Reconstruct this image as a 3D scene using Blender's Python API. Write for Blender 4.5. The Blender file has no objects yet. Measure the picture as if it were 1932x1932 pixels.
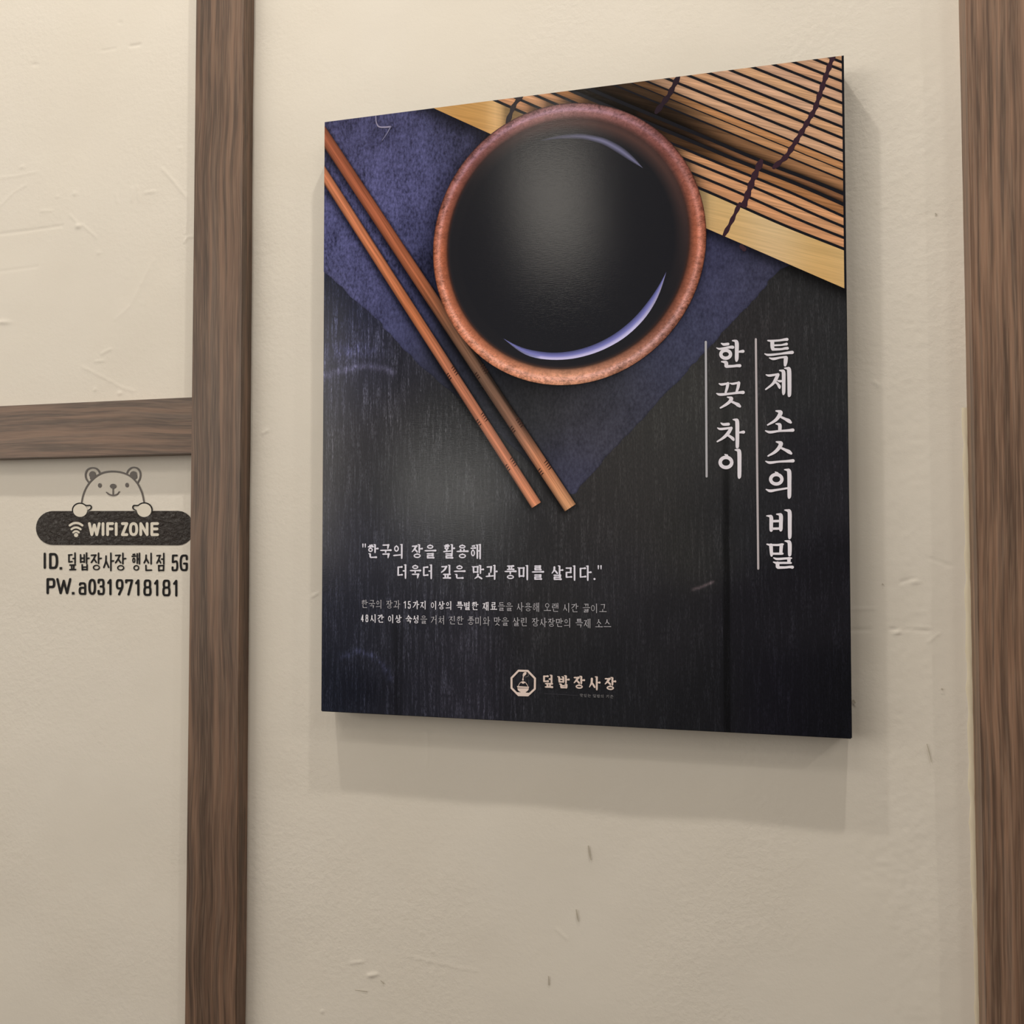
import bpy, math, random
import numpy as np
from mathutils import Matrix, Vector
random.seed(7); rng = np.random.default_rng(7)

# ------------------------------------------------------------------ camera, world, light, exposure
F = 1717.0; CX = CY = 966.0            # focal length and centre for a 1932 x 1932 frame
DEPTH = 0.030                          # the canvas stands this far off the wall (wall face at y = 0)
TOPZ = 1.90                            # height of the canvas's upper edge
CW, CH = 0.50195, 0.600                # canvas width and height
YAW, PITCH, ROLL = 0.257431671, -0.031809585, -0.000236124
CAMX, CAMV, CAMD = 0.41954888, 0.42900501, -0.84008414

def _rot():
    a, b, c = YAW, PITCH, ROLL
    Ry = np.array([[math.cos(a), 0, math.sin(a)], [0, 1, 0], [-math.sin(a), 0, math.cos(a)]])
    Rx = np.array([[1, 0, 0], [0, math.cos(b), -math.sin(b)], [0, math.sin(b), math.cos(b)]])
    Rz = np.array([[math.cos(c), -math.sin(c), 0], [math.sin(c), math.cos(c), 0], [0, 0, 1]])
    return Rz @ Rx @ Ry
RC = _rot()
cam = bpy.data.cameras.new('camera'); cam_ob = bpy.data.objects.new('camera', cam)
bpy.context.scene.collection.objects.link(cam_ob)
def _w(v):                              # (x right, v down, depth) direction -> world direction
    return Vector((v[0], v[2], -v[1]))
mx = _w(RC[0]); my = _w(-RC[1]); mz = _w(-RC[2])
M4 = Matrix(((mx.x, my.x, mz.x, CAMX), (mx.y, my.y, mz.y, CAMD - DEPTH), (mx.z, my.z, mz.z, TOPZ - CAMV), (0, 0, 0, 1)))
cam_ob.matrix_world = M4
cam.sensor_width = 36; cam.sensor_fit = 'HORIZONTAL'; cam.lens = F / 1932 * 36; cam.clip_start = 0.01
scene = bpy.context.scene; scene.camera = cam_ob
scene.view_settings.view_transform = 'Standard'; scene.view_settings.look = 'None'
scene.view_settings.exposure = 0.06; scene.view_settings.gamma = 1.0
scene.view_settings.use_curve_mapping = False

world = bpy.data.worlds.new('world'); scene.world = world; world.use_nodes = True
bg = world.node_tree.nodes['Background']
bg.inputs[0].default_value = (1.0, 0.93, 0.82, 1); bg.inputs[1].default_value = 0.14

def lamp(name, loc, power, size, col, aim=None, size_y=None, spread=None):
    l = bpy.data.lights.new(name, 'AREA'); l.energy = power; l.color = col
    if size_y: l.shape = 'RECTANGLE'; l.size = size; l.size_y = size_y
    else: l.shape = 'DISK'; l.size = size
    o = bpy.data.objects.new(name, l); scene.collection.objects.link(o); o.location = loc
    if aim is not None:
        o.rotation_euler = (Vector(aim) - Vector(loc)).to_track_quat('-Z', 'Y').to_euler()
    if spread: l.spread = spread
    return o
WARM = (1.0, 0.93, 0.82)
# row of ceiling downlights close to the wall, then lamps further into the room and added fill areas
lamp('downlight', (-0.16, -0.63, TOPZ + 1.15), 7.6, 0.055, WARM)
lamp('downlight', (0.58, -0.63, TOPZ + 1.20), 9.0, 0.055, WARM)
lamp('downlight', (-2.10, -0.63, TOPZ + 1.15), 1.5, 0.055, WARM)
lamp('downlight', (2.40, -1.50, TOPZ + 1.20), 9.0, 0.06, WARM)
lamp('downlight', (-1.2, -1.9, TOPZ + 1.20), 1.0, 0.06, WARM)
lamp('fill_panel', (1.9, -2.3, TOPZ + 1.20), 7.0, 0.45, WARM, aim=(0.2, 0, 1.6), size_y=0.45)  # added fill from the right, no known fixture
lamp('fill_panel', (-0.4, -1.5, TOPZ + 1.22), 8.0, 0.9, WARM, aim=(-0.1, 0, 1.5), size_y=0.4)  # added high fill, set where the canvas does not mirror it
lamp('pendant_lamp', (-0.31, -2.6, 2.80), 2.3, 0.28, WARM, aim=(-0.2, 0, 1.6), size_y=0.50)
lamp('lit_opening', (-0.86, -3.0, 1.69), 1.9, 0.48, (1, .97, .9), aim=(0.2, 0, 1.6), size_y=0.38)
lamp('wide_left_fill', (-2.3, -2.7, 2.0), 28.0, 1.9, WARM, aim=(0.0, 0, 1.6), size_y=1.3)  # added large soft fill from the left, no known window
lamp('left_fill', (-3.2, -1.5, 1.7), 15.0, 1.4, WARM, aim=(0.2, 0, 1.6), size_y=1.6)  # added side fill that brightens the left of the wall, source invented

# ------------------------------------------------------------------ mapping between photo pixels and the room
def ray(px, py):
    d = np.stack([(np.asarray(px, float) - CX) / F, (np.asarray(py, float) - CY) / F, np.ones_like(np.asarray(px, float))], -1)
    return d @ RC                        # rows of RC are camera axes: R^T d
def unp(px, py, y):                      # pixel -> (x, z) on the plane at world y
    d = ray(px, py); t = (y + DEPTH - CAMD) / d[..., 2]
    return CAMX + t * d[..., 0], TOPZ - (CAMV + t * d[..., 1])
def proj(x, z, y):                       # world -> pixel
    P = np.stack([np.asarray(x) - CAMX, (TOPZ - np.asarray(z)) - CAMV, np.full_like(np.asarray(x, float), y + DEPTH - CAMD)], -1) @ RC.T
    return F * P[..., 0] / P[..., 2] + CX, F * P[..., 1] / P[..., 2] + CY

# ------------------------------------------------------------------ helpers
COL = scene.collection
def lin(c):
    c = np.asarray(c, float) / 255.0
    return np.where(c <= 0.04045, c / 12.92, ((c + 0.055) / 1.055) ** 2.4)
def link(name, me, mat, parent=None):
    o = bpy.data.objects.new(name, me); COL.objects.link(o)
    if mat: me.materials.append(mat)
    if parent: o.parent = parent
    return o
def thing(name, label, cat, group=None):
    o = bpy.data.objects.new(name, None); COL.objects.link(o); o.empty_display_size = 0.05
    o['label'] = label; o['category'] = cat
    if group: o['group'] = group
    return o
def mesh(name, V, Fc, smooth=False):
    me = bpy.data.meshes.new(name)
    me.from_pydata([tuple(map(float, v)) for v in V], [], [tuple(map(int, f)) for f in Fc]); me.update()
    if smooth: me.polygons.foreach_set('use_smooth', [True] * len(me.polygons))
    return me
def set_col(me, cols):
    a = me.color_attributes.new('Col', 'FLOAT_COLOR', 'POINT')
    a.data.foreach_set('color', np.asarray(cols, np.float32).ravel())

def box_mesh(name, x0, x1, y0, y1, z0, z1, bev=0.0):
    import bmesh
    bm = bmesh.new(); bmesh.ops.create_cube(bm, size=1)
    for v in bm.verts:
        v.co = Vector(((x0 + x1) / 2 + v.co.x * (x1 - x0), (y0 + y1) / 2 + v.co.y * (y1 - y0), (z0 + z1) / 2 + v.co.z * (z1 - z0)))
    if bev: bmesh.ops.bevel(bm, geom=bm.edges[:], offset=bev, segments=2, affect='EDGES')
    me = bpy.data.meshes.new(name); bm.to_mesh(me); bm.free(); return me
def prism(name, quad, y0, y1, bev=0.0):   # quad: four (x, z), front face at y0 (towards the room), back at y1
    import bmesh
    bm = bmesh.new()
    f = [bm.verts.new((x, y0, z)) for x, z in quad]; b = [bm.verts.new((x, y1, z)) for x, z in quad]
    bm.faces.new(f); bm.faces.new(b[::-1])
    for i in range(4): bm.faces.new((f[i], b[i], b[(i + 1) % 4], f[(i + 1) % 4]))
    bmesh.ops.recalc_face_normals(bm, faces=bm.faces[:])
    if bev: bmesh.ops.bevel(bm, geom=bm.edges[:], offset=bev, segments=2, affect='EDGES')
    me = bpy.data.meshes.new(name); bm.to_mesh(me); bm.free(); return me

class NT:
    def __init__(s, name):
        s.m = bpy.data.materials.new(name); s.m.use_nodes = True; s.t = s.m.node_tree
        s.b = s.t.nodes['Principled BSDF']
    def n(s, typ, **kw):
        x = s.t.nodes.new(typ)
        for k, v in kw.items():
            if k.startswith('i_'): x.inputs[k[2:].replace('_', ' ')].default_value = v
            else: setattr(x, k, v)
        return x
    def l(s, a, b): s.t.links.new(a, b)
    def coords(s, scale=(1, 1, 1), rot=(0, 0, 0), loc=(0, 0, 0)):
        g = s.n('ShaderNodeNewGeometry'); mp = s.n('ShaderNodeMapping')
        mp.inputs['Scale'].default_value = scale; mp.inputs['Rotation'].default_value = rot; mp.inputs['Location'].default_value = loc
        s.l(g.outputs['Position'], mp.inputs['Vector']); return mp.outputs[0]
    def noise(s, vec, scale=1.0, detail=3.0, rough=0.55, dist=0.0):
        x = s.n('ShaderNodeTexNoise'); x.inputs['Scale'].default_value = scale; x.inputs['Detail'].default_value = detail
        x.inputs['Roughness'].default_value = rough; x.inputs['Distortion'].default_value = dist
        s.l(vec, x.inputs['Vector']); return x.outputs[0]
    def ramp(s, v, stops):
        r = s.n('ShaderNodeValToRGB'); e = r.color_ramp.elements
        while len(e) < len(stops): e.new(0.5)
        for k, (p, c) in enumerate(stops):
            e[k].position = p; e[k].color = (*c, 1) if len(c) == 3 else c
        s.l(v, r.inputs[0]); return r.outputs[0]
    def math(s, op, a, b=None, clamp=False):
        x = s.n('ShaderNodeMath', operation=op, use_clamp=clamp)
        for i, v in enumerate((a, b)):
            if v is None: continue
            if isinstance(v, (int, float)): x.inputs[i].default_value = v
            else: s.l(v, x.inputs[i])
        return x.outputs[0]
    def mr(s, v, a, b, c, d):
        x = s.n('ShaderNodeMapRange'); s.l(v, x.inputs[0])
        for i, q in enumerate((a, b, c, d)): x.inputs[i + 1].default_value = q
        return x.outputs[0]
    def mix(s, fac, a, b, typ='MIX'):
        x = s.n('ShaderNodeMix', data_type='RGBA', blend_type=typ)
        for i, v in ((0, fac), (6, a), (7, b)):
            if isinstance(v, (int, float)): x.inputs[i].default_value = v
            elif isinstance(v, tuple): x.inputs[i].default_value = (*v, 1)
            else: s.l(v, x.inputs[i])
        return x.outputs[2]
    def bump(s, h, strength=0.3, dist=0.001, prev=None):
        x = s.n('ShaderNodeBump'); x.inputs['Strength'].default_value = strength; x.inputs['Distance'].default_value = dist
        s.l(h, x.inputs['Height'])
        if prev is not None: s.l(prev, x.inputs['Normal'])
        return x.outputs[0]
    def set(s, color=None, rough=None, spec=None, normal=None):
        for k, v in (('Base Color', color), ('Roughness', rough), ('Specular IOR Level', spec), ('Normal', normal)):
            if v is None: continue
            if isinstance(v, (int, float)): s.b.inputs[k].default_value = v
            elif isinstance(v, tuple): s.b.inputs[k].default_value = (*v, 1)
            else: s.l(v, s.b.inputs[k])
        return s.m

# ------------------------------------------------------------------ materials of the room
def mat_plaster():
    t = NT('painted_plaster')
    a = t.noise(t.coords(), 5.0, 4); b = t.noise(t.coords(), 700.0, 3, 0.6); c = t.noise(t.coords((1, 1, 1.0)), 160.0, 4, 0.6)
    col = t.mix(t.mr(a, 0.3, 0.7, 0, 1), (0.745, 0.697, 0.625), (0.770, 0.727, 0.665))
    patch = t.mr(t.noise(t.coords(), 3.2, 3, 0.5), 0.42, 0.62, 0.15, 1.0)
    n1 = t.bump(b, 0.10, 0.0006)
    x = t.n('ShaderNodeBump'); x.inputs['Distance'].default_value = 0.0016
    t.l(t.math('MULTIPLY', patch, 0.42), x.inputs['Strength']); t.l(c, x.inputs['Height']); t.l(n1, x.inputs['Normal'])
    return t.set(col, 0.62, 0.25, x.outputs[0])
def mat_wood(name, along='z', seed=0.0, dark=1.0, wave=0.030, grain=75.0):
    t = NT(name)
    sc = {'z': (1, 1, 0.024), 'x': (0.03, 1, 1)}[along]
    warp = t.noise(t.coords((3, 3, 3) if along == 'z' else (3, 3, 3), loc=(seed, 0, seed)), 1.0, 2)
    base = t.coords(sc, loc=(seed, seed * .7, seed * 1.3))
    va = t.n('ShaderNodeVectorMath', operation='ADD'); t.l(base, va.inputs[0])
    cb = t.n('ShaderNodeCombineXYZ'); k = t.math('MULTIPLY', warp, wave)
    t.l(k, cb.inputs[0 if along == 'z' else 2]); t.l(cb.outputs[0], va.inputs[1])
    v = va.outputs[0]
    g1 = t.noise(v, grain, 3, 0.55); g2 = t.noise(v, 230.0, 3, 0.6); g3 = t.noise(v, 900.0, 2, 0.6)
    c1 = t.ramp(g1, [(0.34, (0.085, 0.052, 0.036)), (0.46, (0.150, 0.088, 0.060)), (0.56, (0.205, 0.122, 0.082)), (0.68, (0.115, 0.078, 0.060))])
    c2 = t.mix(t.mr(g2, 0.42, 0.62, 0.0, 0.80), c1, (0.060, 0.038, 0.028))
    c3 = t.mix(t.mr(g3, 0.45, 0.68, 0.0, 0.38), c2, (0.26, 0.175, 0.125))
    c4 = t.mix(1.0, c3, (dark, dark, dark), 'MULTIPLY')
    return t.set(c4, 0.46, 0.40, t.bump(g3, 0.10, 0.0004))
M_wall = mat_plaster()
M_woodL = mat_wood('walnut_film_upright', 'z', 3.1, 1.08)
M_woodH = mat_wood('walnut_film_rail', 'x', 8.7, 1.0)
M_woodR = mat_wood('walnut_film_post', 'z', 14.9, 1.5, 0.010, 150.0)
def mat_plain(name, col, rough=0.6, spec=0.3):
    t = NT(name); n = t.noise(t.coords(), 90.0, 3)
    c = t.mix(t.mr(n, 0.3, 0.7, 0, 0.12), tuple(col), tuple(0.8 * q for q in col))
    return t.set(c, rough, spec)

# ------------------------------------------------------------------ the wall: one fine relief in view, coarse beyond
def seg_dist(X, Y, pts):
    d = np.full(X.shape, 1e9)
    for (x0, y0), (x1, y1) in zip(pts[:-1], pts[1:]):
        dx, dy = x1 - x0, y1 - y0; t = np.clip(((X - x0) * dx + (Y - y0) * dy) / (dx * dx + dy * dy), 0, 1)
        d = np.minimum(d, np.hypot(X - x0 - t * dx, Y - y0 - t * dy))
    return d
def build_wall():
    fx = np.arange(-0.46, 0.70, 0.0016); fz = np.arange(TOPZ - 1.0, TOPZ + 0.24, 0.0016)
    gx = np.concatenate([np.linspace(-3.0, -0.5, 12), fx, np.linspace(0.74, 3.0, 12)])
    gz = np.concatenate([np.linspace(0.0, TOPZ - 1.04, 10), fz, np.linspace(TOPZ + 0.28, TOPZ + 1.3, 8)])
    X, Z = np.meshgrid(gx, gz); PX, PY = proj(X, Z, 0.0)
    inside = (X > -0.455) & (X < 0.695) & (Z > TOPZ - 0.99) & (Z < TOPZ + 0.235)
    Hh = np.zeros_like(X)
    def smooth_noise(step, amp, seed):
        r = np.random.default_rng(seed); n = r.random((int(1.3 / step) + 6, int(1.25 / step) + 6))
        u = (X + 0.5) / step; v = (Z - (TOPZ - 1.05)) / step
        u = np.clip(u, 0, n.shape[1] - 2.001); v = np.clip(v, 0, n.shape[0] - 2.001)
        i, j = u.astype(int), v.astype(int); a, b = u - i, v - j
        a = a * a * (3 - 2 * a); b = b * b * (3 - 2 * b)
        return amp * ((n[j, i] * (1 - a) + n[j, i + 1] * a) * (1 - b) + (n[j + 1, i] * (1 - a) + n[j + 1, i + 1] * a) * b - .5)
    Hh += smooth_noise(0.09, 0.0016, 1) + smooth_noise(0.03, 0.00035, 2) + smooth_noise(0.010, 0.00007, 3)
    lump = smooth_noise(0.0045, 0.00022, 4)
    rough = np.exp(-((PX - 1720) / 70) ** 2) * (PY > 100) + 0.7 * np.exp(-((PX - 250) / 60) ** 2 - ((PY - 560) / 120) ** 2) \
        + 1.3 * np.exp(-((PX - 1660) / 70) ** 2 - ((PY - 1640) / 90) ** 2) + 0.5 * np.exp(-((PX - 180) / 130) ** 2 - ((PY - 305) / 12) ** 2)
    Hh += lump * np.clip(rough, 0, 1.4)
    ridges = [([(308, 320), (330, 345), (352, 372)], 1.9, .9), ([(352, 375), (354, 400), (350, 440)], 1.6, .35),
              ([(348, 458), (353, 448), (364, 446)], 1.6, .8), ([(132, 406), (146, 420)], 1.6, .6), ([(156, 424), (182, 448)], 1.6, .6),
              ([(0, 441), (60, 434), (118, 426)], 1.8, -.6), ([(0, 512), (70, 503)], 1.8, -.35), ([(0, 388), (28, 360), (50, 348)], 1.8, .35),
              ([(0, 335), (30, 332), (68, 324)], 1.8, .4), ([(155, 692), (195, 712), (232, 732), (252, 738)], 1.6, .5),
              ([(218, 603), (248, 575), (262, 545), (290, 490)], 2.5, .3), ([(192, 667), (208, 659)], 1.8, .6), ([(180, 682), (195, 680)], 1.6, .6),
              ([(192, 96), (217, 92)], 1.5, -.5), ([(246, 87), (264, 84)], 2.0, -.9), ([(78, 398), (98, 398)], 1.8, .5),
              ([(1680, 1187), (1692, 1189)], 2.2, -.7), ([(1700, 1190), (1718, 1188)], 1.6, -.4), ([(1726, 1189), (1752, 1191)], 2.0, -.5), ([(1688, 1195), (1697, 1193)], 2.0, .6), ([(1735, 1183), (1756, 1184)], 1.4, .4), ([(1752, 1211), (1762, 1203)], 1.8, .5), ([(1764, 1200), (1774, 1194)], 1.6, .35),
              ([(1750, 1052), (1795, 1068)], 1.6, -.4), ([(1700, 1098), (1722, 1092)], 2, -.5), ([(663, 1816), (685, 1814)], 1.8, .8),
              ([(696, 1840), (712, 1838)], 2.2, .9), ([(770, 1804), (830, 1818), (900, 1832)], 2.0, .28), ([(1048, 1752), (1070, 1772)], 1.3, .5),
              ([(806, 1380), (807, 1420), (805, 1448)], 1.4, .35), ([(496, 818), (504, 812)], 1.8, .8), ([(590, 1125), (600, 1119)], 1.8, .8),
              ([(274, 364), (292, 361)], 1.8, .6), ([(219, 366), (222, 382)], 1.8, .5), ([(249, 355), (250, 380)], 1.8, .6), ([(259, 352), (263, 380)], 1.8, .6),
              ([(1650, 720), (1657, 728)], 2.0, .8), ([(1600, 1190), (1640, 1188)], 2.2, -.35), ([(1598, 1150), (1650, 1148)], 2.2, .25)]
    for pts, w, h in ridges:
        Hh += 0.00085 * h * np.exp(-(seg_dist(PX, PY, pts) / (w * 1.25)) ** 2)
    blobs = [(148, 427, 5, 4, 2.4), (65, 122, 6, 3.5, -1.4), (226, 43, 4, 3, -.9), (41, 315, 4, 3, 1.1), (142, 366, 4, 4, 1.2), (187, 477, 4, 3.5, .9),
             (5, 608, 14, 3.5, 1.8), (226, 742, 4, 3, 1.4), (180, 735, 3, 3, 1.2), (703, 1839, 7, 5, .8), (608, 1908, 3, 2.5, 1.5), (1728, 1098, 9, 3.5, .9),
             (340, 280, 3, 3, 1.0), (108, 371, 3, 2.5, .8), (794, 1760, 3, 3, .7), (817, 1796, 2.5, 2.5, .9), (1694, 1192, 8, 3, .9), (1750, 405, 4, 4, -.6)]
    for bx, by, sx, sy, h in blobs:
        Hh += 0.0006 * h * np.exp(-((PX - bx) / sx) ** 2 - ((PY - by) / sy) ** 2)
    flat = 1 / (1 + np.exp((np.abs(PX - 205) - 175) / 6)) * 1 / (1 + np.exp((np.abs(PY - 1000) - 145) / 8))
    Hh = np.where(inside, Hh * (1 - 0.93 * flat), 0.0)
    nz, nx = X.shape
    V = np.stack([X, -Hh, Z], -1).reshape(-1, 3)
    i = np.arange(nz - 1)[:, None] * nx + np.arange(nx - 1)[None]; i = i.ravel()
    Fc = np.stack([i, i + 1, i + nx + 1, i + nx], -1)
    nb = len(V); back = np.array([[-3, .12, 0], [3, .12, 0], [3, .12, gz[-1]], [-3, .12, gz[-1]]])
    V = np.concatenate([V, back])
    me = bpy.data.meshes.new('wall_back')
    me.vertices.add(len(V)); me.vertices.foreach_set('co', V.astype(np.float32).ravel())
    me.loops.add(len(Fc) * 4 + 4); me.loops.foreach_set('vertex_index', np.concatenate([Fc.ravel(), [nb + 1, nb, nb + 3, nb + 2]]).astype(np.int32))
    me.polygons.add(len(Fc) + 1); me.polygons.foreach_set('loop_start', np.arange(0, len(Fc) * 4 + 4, 4, dtype=np.int32))
    me.update(calc_edges=True); me.validate()
    me.polygons.foreach_set('use_smooth', [True] * len(me.polygons))
    o = link('wall_back', me, M_wall); o['kind'] = 'structure'; return o
wall = build_wall()

def mat_simple(name, col, rough):
    t = NT(name); n = t.noise(t.coords(), 6.0, 3)
    return t.set(t.mix(t.mr(n, 0.3, 0.7, 0, 0.2), tuple(col), tuple(0.85 * q for q in col)), rough, 0.3)
o = link('floor', box_mesh('floor', -4.0, 4.0, -6.0, 0.0, -0.05, 0.0), mat_simple('grey_brown_floor', (0.16, 0.125, 0.10), 0.5)); o['kind'] = 'structure'
o = link('ceiling', box_mesh('ceiling', -4.0, 4.0, -6.0, 0.0, 3.20, 3.26), mat_simple('white_ceiling', (0.70, 0.67, 0.62), 0.8)); o['kind'] = 'structure'

# short pencil marks and specks of dirt on the paint
# ------------------------------------------------------------------ flat shapes: strokes and fills in any 2-D frame
class Flat:
    """collects flat polygons in a 2-D frame (y down); build() maps them to a plane facing the room"""
    stack = False
    def __init__(s): s.V = []; s.F = []; s.C = []
    def poly(s, pts, cols=None):
        b = len(s.V); s.V += [tuple(p[:2]) for p in pts]; s.F.append(list(range(b, b + len(pts))))
        s.C += (list(cols) if cols is not None else [None] * len(pts))
    def disk(s, x, y, r, ry=None, n=12, col=None):
        s.stack = True
        ry = ry or r
        s.poly([(x + r * math.cos(2 * math.pi * k / n), y + ry * math.sin(2 * math.pi * k / n)) for k in range(n)], [col] * n)
    def ring(s, x, y, rx, ry, w, n=36, wy=None, a0=0.0, a1=2 * math.pi, col=None):
        wy = wy or w
        for k in range(n):
            a, b = a0 + (a1 - a0) * k / n, a0 + (a1 - a0) * (k + 1) / n
            P = lambda t, sg: (x + (rx + sg * w) * math.cos(t), y + (ry + sg * wy) * math.sin(t))
            s.poly([P(a, 1), P(b, 1), P(b, -1), P(a, -1)], [col] * 4)
    def stroke(s, pts, smooth=True, caps=True, col=None, sub=5, n=10):
        s.stack = True
        P = [np.array(p, float) for p in pts]
        if smooth and len(P) > 2:
            Q = []; E = [2 * P[0] - P[1]] + P + [2 * P[-1] - P[-2]]
            for i in range(1, len(E) - 2):
                for k in range(sub):
                    t = k / sub; a, b, c, d = E[i - 1], E[i], E[i + 1], E[i + 2]
                    Q.append(0.5 * ((2 * b) + (c - a) * t + (2 * a - 5 * b + 4 * c - d) * t * t + (3 * b - a - 3 * c + d) * t ** 3))
            Q.append(P[-1]); P = Q
        for i in range(len(P) - 1):
            a, b = P[i], P[i + 1]; d = b[:2] - a[:2]; L = math.hypot(*d)
            if L < 1e-9: continue
            nx, ny = -d[1] / L, d[0] / L; ra, rb = max(a[2], 1e-6), max(b[2], 1e-6)
            s.poly([(a[0] + nx * ra, a[1] + ny * ra), (b[0] + nx * rb, b[1] + ny * rb), (b[0] - nx * rb, b[1] - ny * rb), (a[0] - nx * ra, a[1] - ny * ra)], [col] * 4)
        for i, p in enumerate(P):
            if caps or 0 < i < len(P) - 1: s.disk(p[0], p[1], max(p[2], 1e-6), n=n, col=col)
    def strip(s, A, B, ca, cb):            # two edges of equal length with colours
        for i in range(len(A) - 1):
            s.poly([A[i], A[i + 1], B[i + 1], B[i]], [ca[i], ca[i + 1], cb[i + 1], cb[i]])
    def build(s, name, y, mat, parent, pix=True, clip=None, weld=False):
        V = np.array(s.V, float)
        if pix: x, z = unp(V[:, 0], V[:, 1], y)
        else: x, z = V[:, 0], V[:, 1]
        yy_ = np.full(len(x), float(y))
        if s.stack:
            for k, f in enumerate(s.F): yy_[f] = y - (k % 60) * 1.5e-6
        V3 = np.stack([x, yy_, z], -1)
        Fc = []
        for f in s.F:
            p = V3[f][:, [0, 2]]; a = np.sum(p[:, 0] * np.roll(p[:, 1], -1) - np.roll(p[:, 0], -1) * p[:, 1])
            Fc.append(f if a > 0 else f[::-1])
        me = mesh(name, V3, Fc)
        if s.C and s.C[0] is not None: set_col(me, [(*c, 1.0) if len(c) == 3 else c for c in s.C])
        if clip or weld:
            import bmesh
            bm = bmesh.new(); bm.from_mesh(me)
            for co, no in (clip or []):
                bmesh.ops.bisect_plane(bm, geom=bm.verts[:] + bm.edges[:] + bm.faces[:], plane_co=co, plane_no=no, clear_outer=True)
            bm.to_mesh(me); bm.free()
        return link(name, me, mat, parent)

YF = -DEPTH                                 # print plane
BX0, BX1, BZ0, BZ1 = 0.0, CW, TOPZ - CH, TOPZ
CLIP = [((BX0 + 1e-4, 0, 0), (-1, 0, 0)), ((BX1 - 1e-4, 0, 0), (1, 0, 0)), ((0, 0, BZ0 + 1e-4), (0, 0, -1)), ((0, 0, BZ1 - 1e-4), (0, 0, 1))]

# ink: how a printed colour seen in the photograph turns into the ink's own colour (the wall beside it gives the light)
def ink(c, py, k=1.0):
    g = np.interp(py, [150, 1400], [1.05, 1.62])
    w = np.array((0.97, 1.03, 1.20)) * k       # the lamps are warm: the ink itself is a little bluer than it looks
    return lin(c) * w * np.asarray(g)[..., None] if np.ndim(py) else lin(c) * w * g
def field(pts, X, Y, sig):
    W = np.zeros(X.shape); C = np.zeros(X.shape + (3,))
    for x, y, c in pts:
        w = np.exp(-((X - x) ** 2 + (Y - y) ** 2) / (2 * sig * sig)) + 1e-9; W += w; C += w[..., None] * np.asarray(c, float)
    return C / W[..., None]
def mat_print(name, kind):
    """ink on canvas: colour from the painted mesh, grain from noise (strength in the colour's alpha), woven bump"""
    t = NT(name); at = t.n('ShaderNodeAttribute', attribute_name='Col')
    col = at.outputs['Color']; amp = at.outputs['Alpha']
    if kind == 'plank':
        s1 = t.noise(t.coords((330, 1, 22)), 1.0, 5, 0.72, 0.3); s2 = t.noise(t.coords((1000, 1, 260)), 1.0, 3, 0.65); s3 = t.noise(t.coords((60, 1, 16)), 1.0, 4)
        e = t.math('MULTIPLY', t.mr(s1, 0.47, 0.72, 0.0, 1.0), t.mr(s2, 0.40, 0.68, 0.1, 2.6))
        e = t.math('MULTIPLY', e, t.mr(s3, 0.35, 0.65, 0.4, 1.5))
        sp = t.mr(t.noise(t.coords((420, 1, 190)), 1.0, 2, .5), 0.70, 0.84, 0.0, 2.4)
        e = t.math('ADD', e, sp); e = t.math('MULTIPLY', e, amp)
        f = t.math('ADD', t.math('MULTIPLY', e, 1.6), t.mr(s2, 0.3, 0.7, 0.70, 1.0))
    elif kind == 'slate':
        s1 = t.noise(t.coords((420, 1, 230), rot=(0, 0, 0)), 1.0, 4, 0.65); s2 = t.noise(t.coords((60, 1, 45)), 1.0, 4, 0.6)
        d = t.math('ADD', t.mr(s1, 0.36, 0.66, -0.45, 0.55), t.mr(s2, 0.34, 0.66, -0.30, 0.32))
        f = t.math('ADD', t.math('MULTIPLY', d, amp), 1.0)
    elif kind == 'bowl':
        s1 = t.noise(t.coords((260, 1, 380)), 1.0, 4, 0.75, 0.8); s2 = t.noise(t.coords((90, 1, 90)), 1.0, 3)
        d = t.math('ADD', t.mr(s1, 0.36, 0.64, -0.48, 0.46), t.mr(s2, 0.34, 0.66, -0.28, 0.32))
        f = t.math('ADD', t.math('MULTIPLY', d, amp), 1.0)
    elif kind in ('stick', 'slat'):
        if kind == 'stick': v = t.coords((900, 1, 40), rot=(0, 0, 0)); vv = t.n('ShaderNodeMapping')
        g = t.n('ShaderNodeNewGeometry'); mp = t.n('ShaderNodeMapping'); ang = math.radians(-57.0 if kind == 'stick' else -19.0)
        mp.vector_type = 'TEXTURE'; mp.inputs['Rotation'].default_value = (0, -ang, 0)
        t.l(g.outputs['Position'], mp.inputs['Vector']); m2 = t.n('ShaderNodeMapping'); m2.inputs['Scale'].default_value = (14, 1, 620)
        t.l(mp.outputs[0], m2.inputs['Vector'])
        s1 = t.noise(m2.outputs[0], 1.0, 3, 0.6)
        f = t.math('ADD', t.math('MULTIPLY', t.mr(s1, 0.36, 0.64, -0.27, 0.25), amp), 1.0)
    else:
        f = None
    out = t.n('ShaderNodeVectorMath', operation='SCALE') if f is not None else None
    if out is not None: t.l(col, out.inputs[0]); t.l(f, out.inputs['Scale']); c = out.outputs[0]
    else: c = col
    w = t.noise(t.coords((150, 1, 1500)), 1.0, 2, 0.5); w2 = t.noise(t.coords((1400, 1, 1400)), 1.0, 1, 0.5)
    n = t.bump(w, 0.12, 0.0003); n = t.bump(w2, 0.10, 0.0002, n)
    return t.set(c, 0.105, 0.25, n)
MP = {k: mat_print('print_' + k, k) for k in ('plank', 'slate', 'bowl', 'stick', 'slat', 'ink')}

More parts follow.
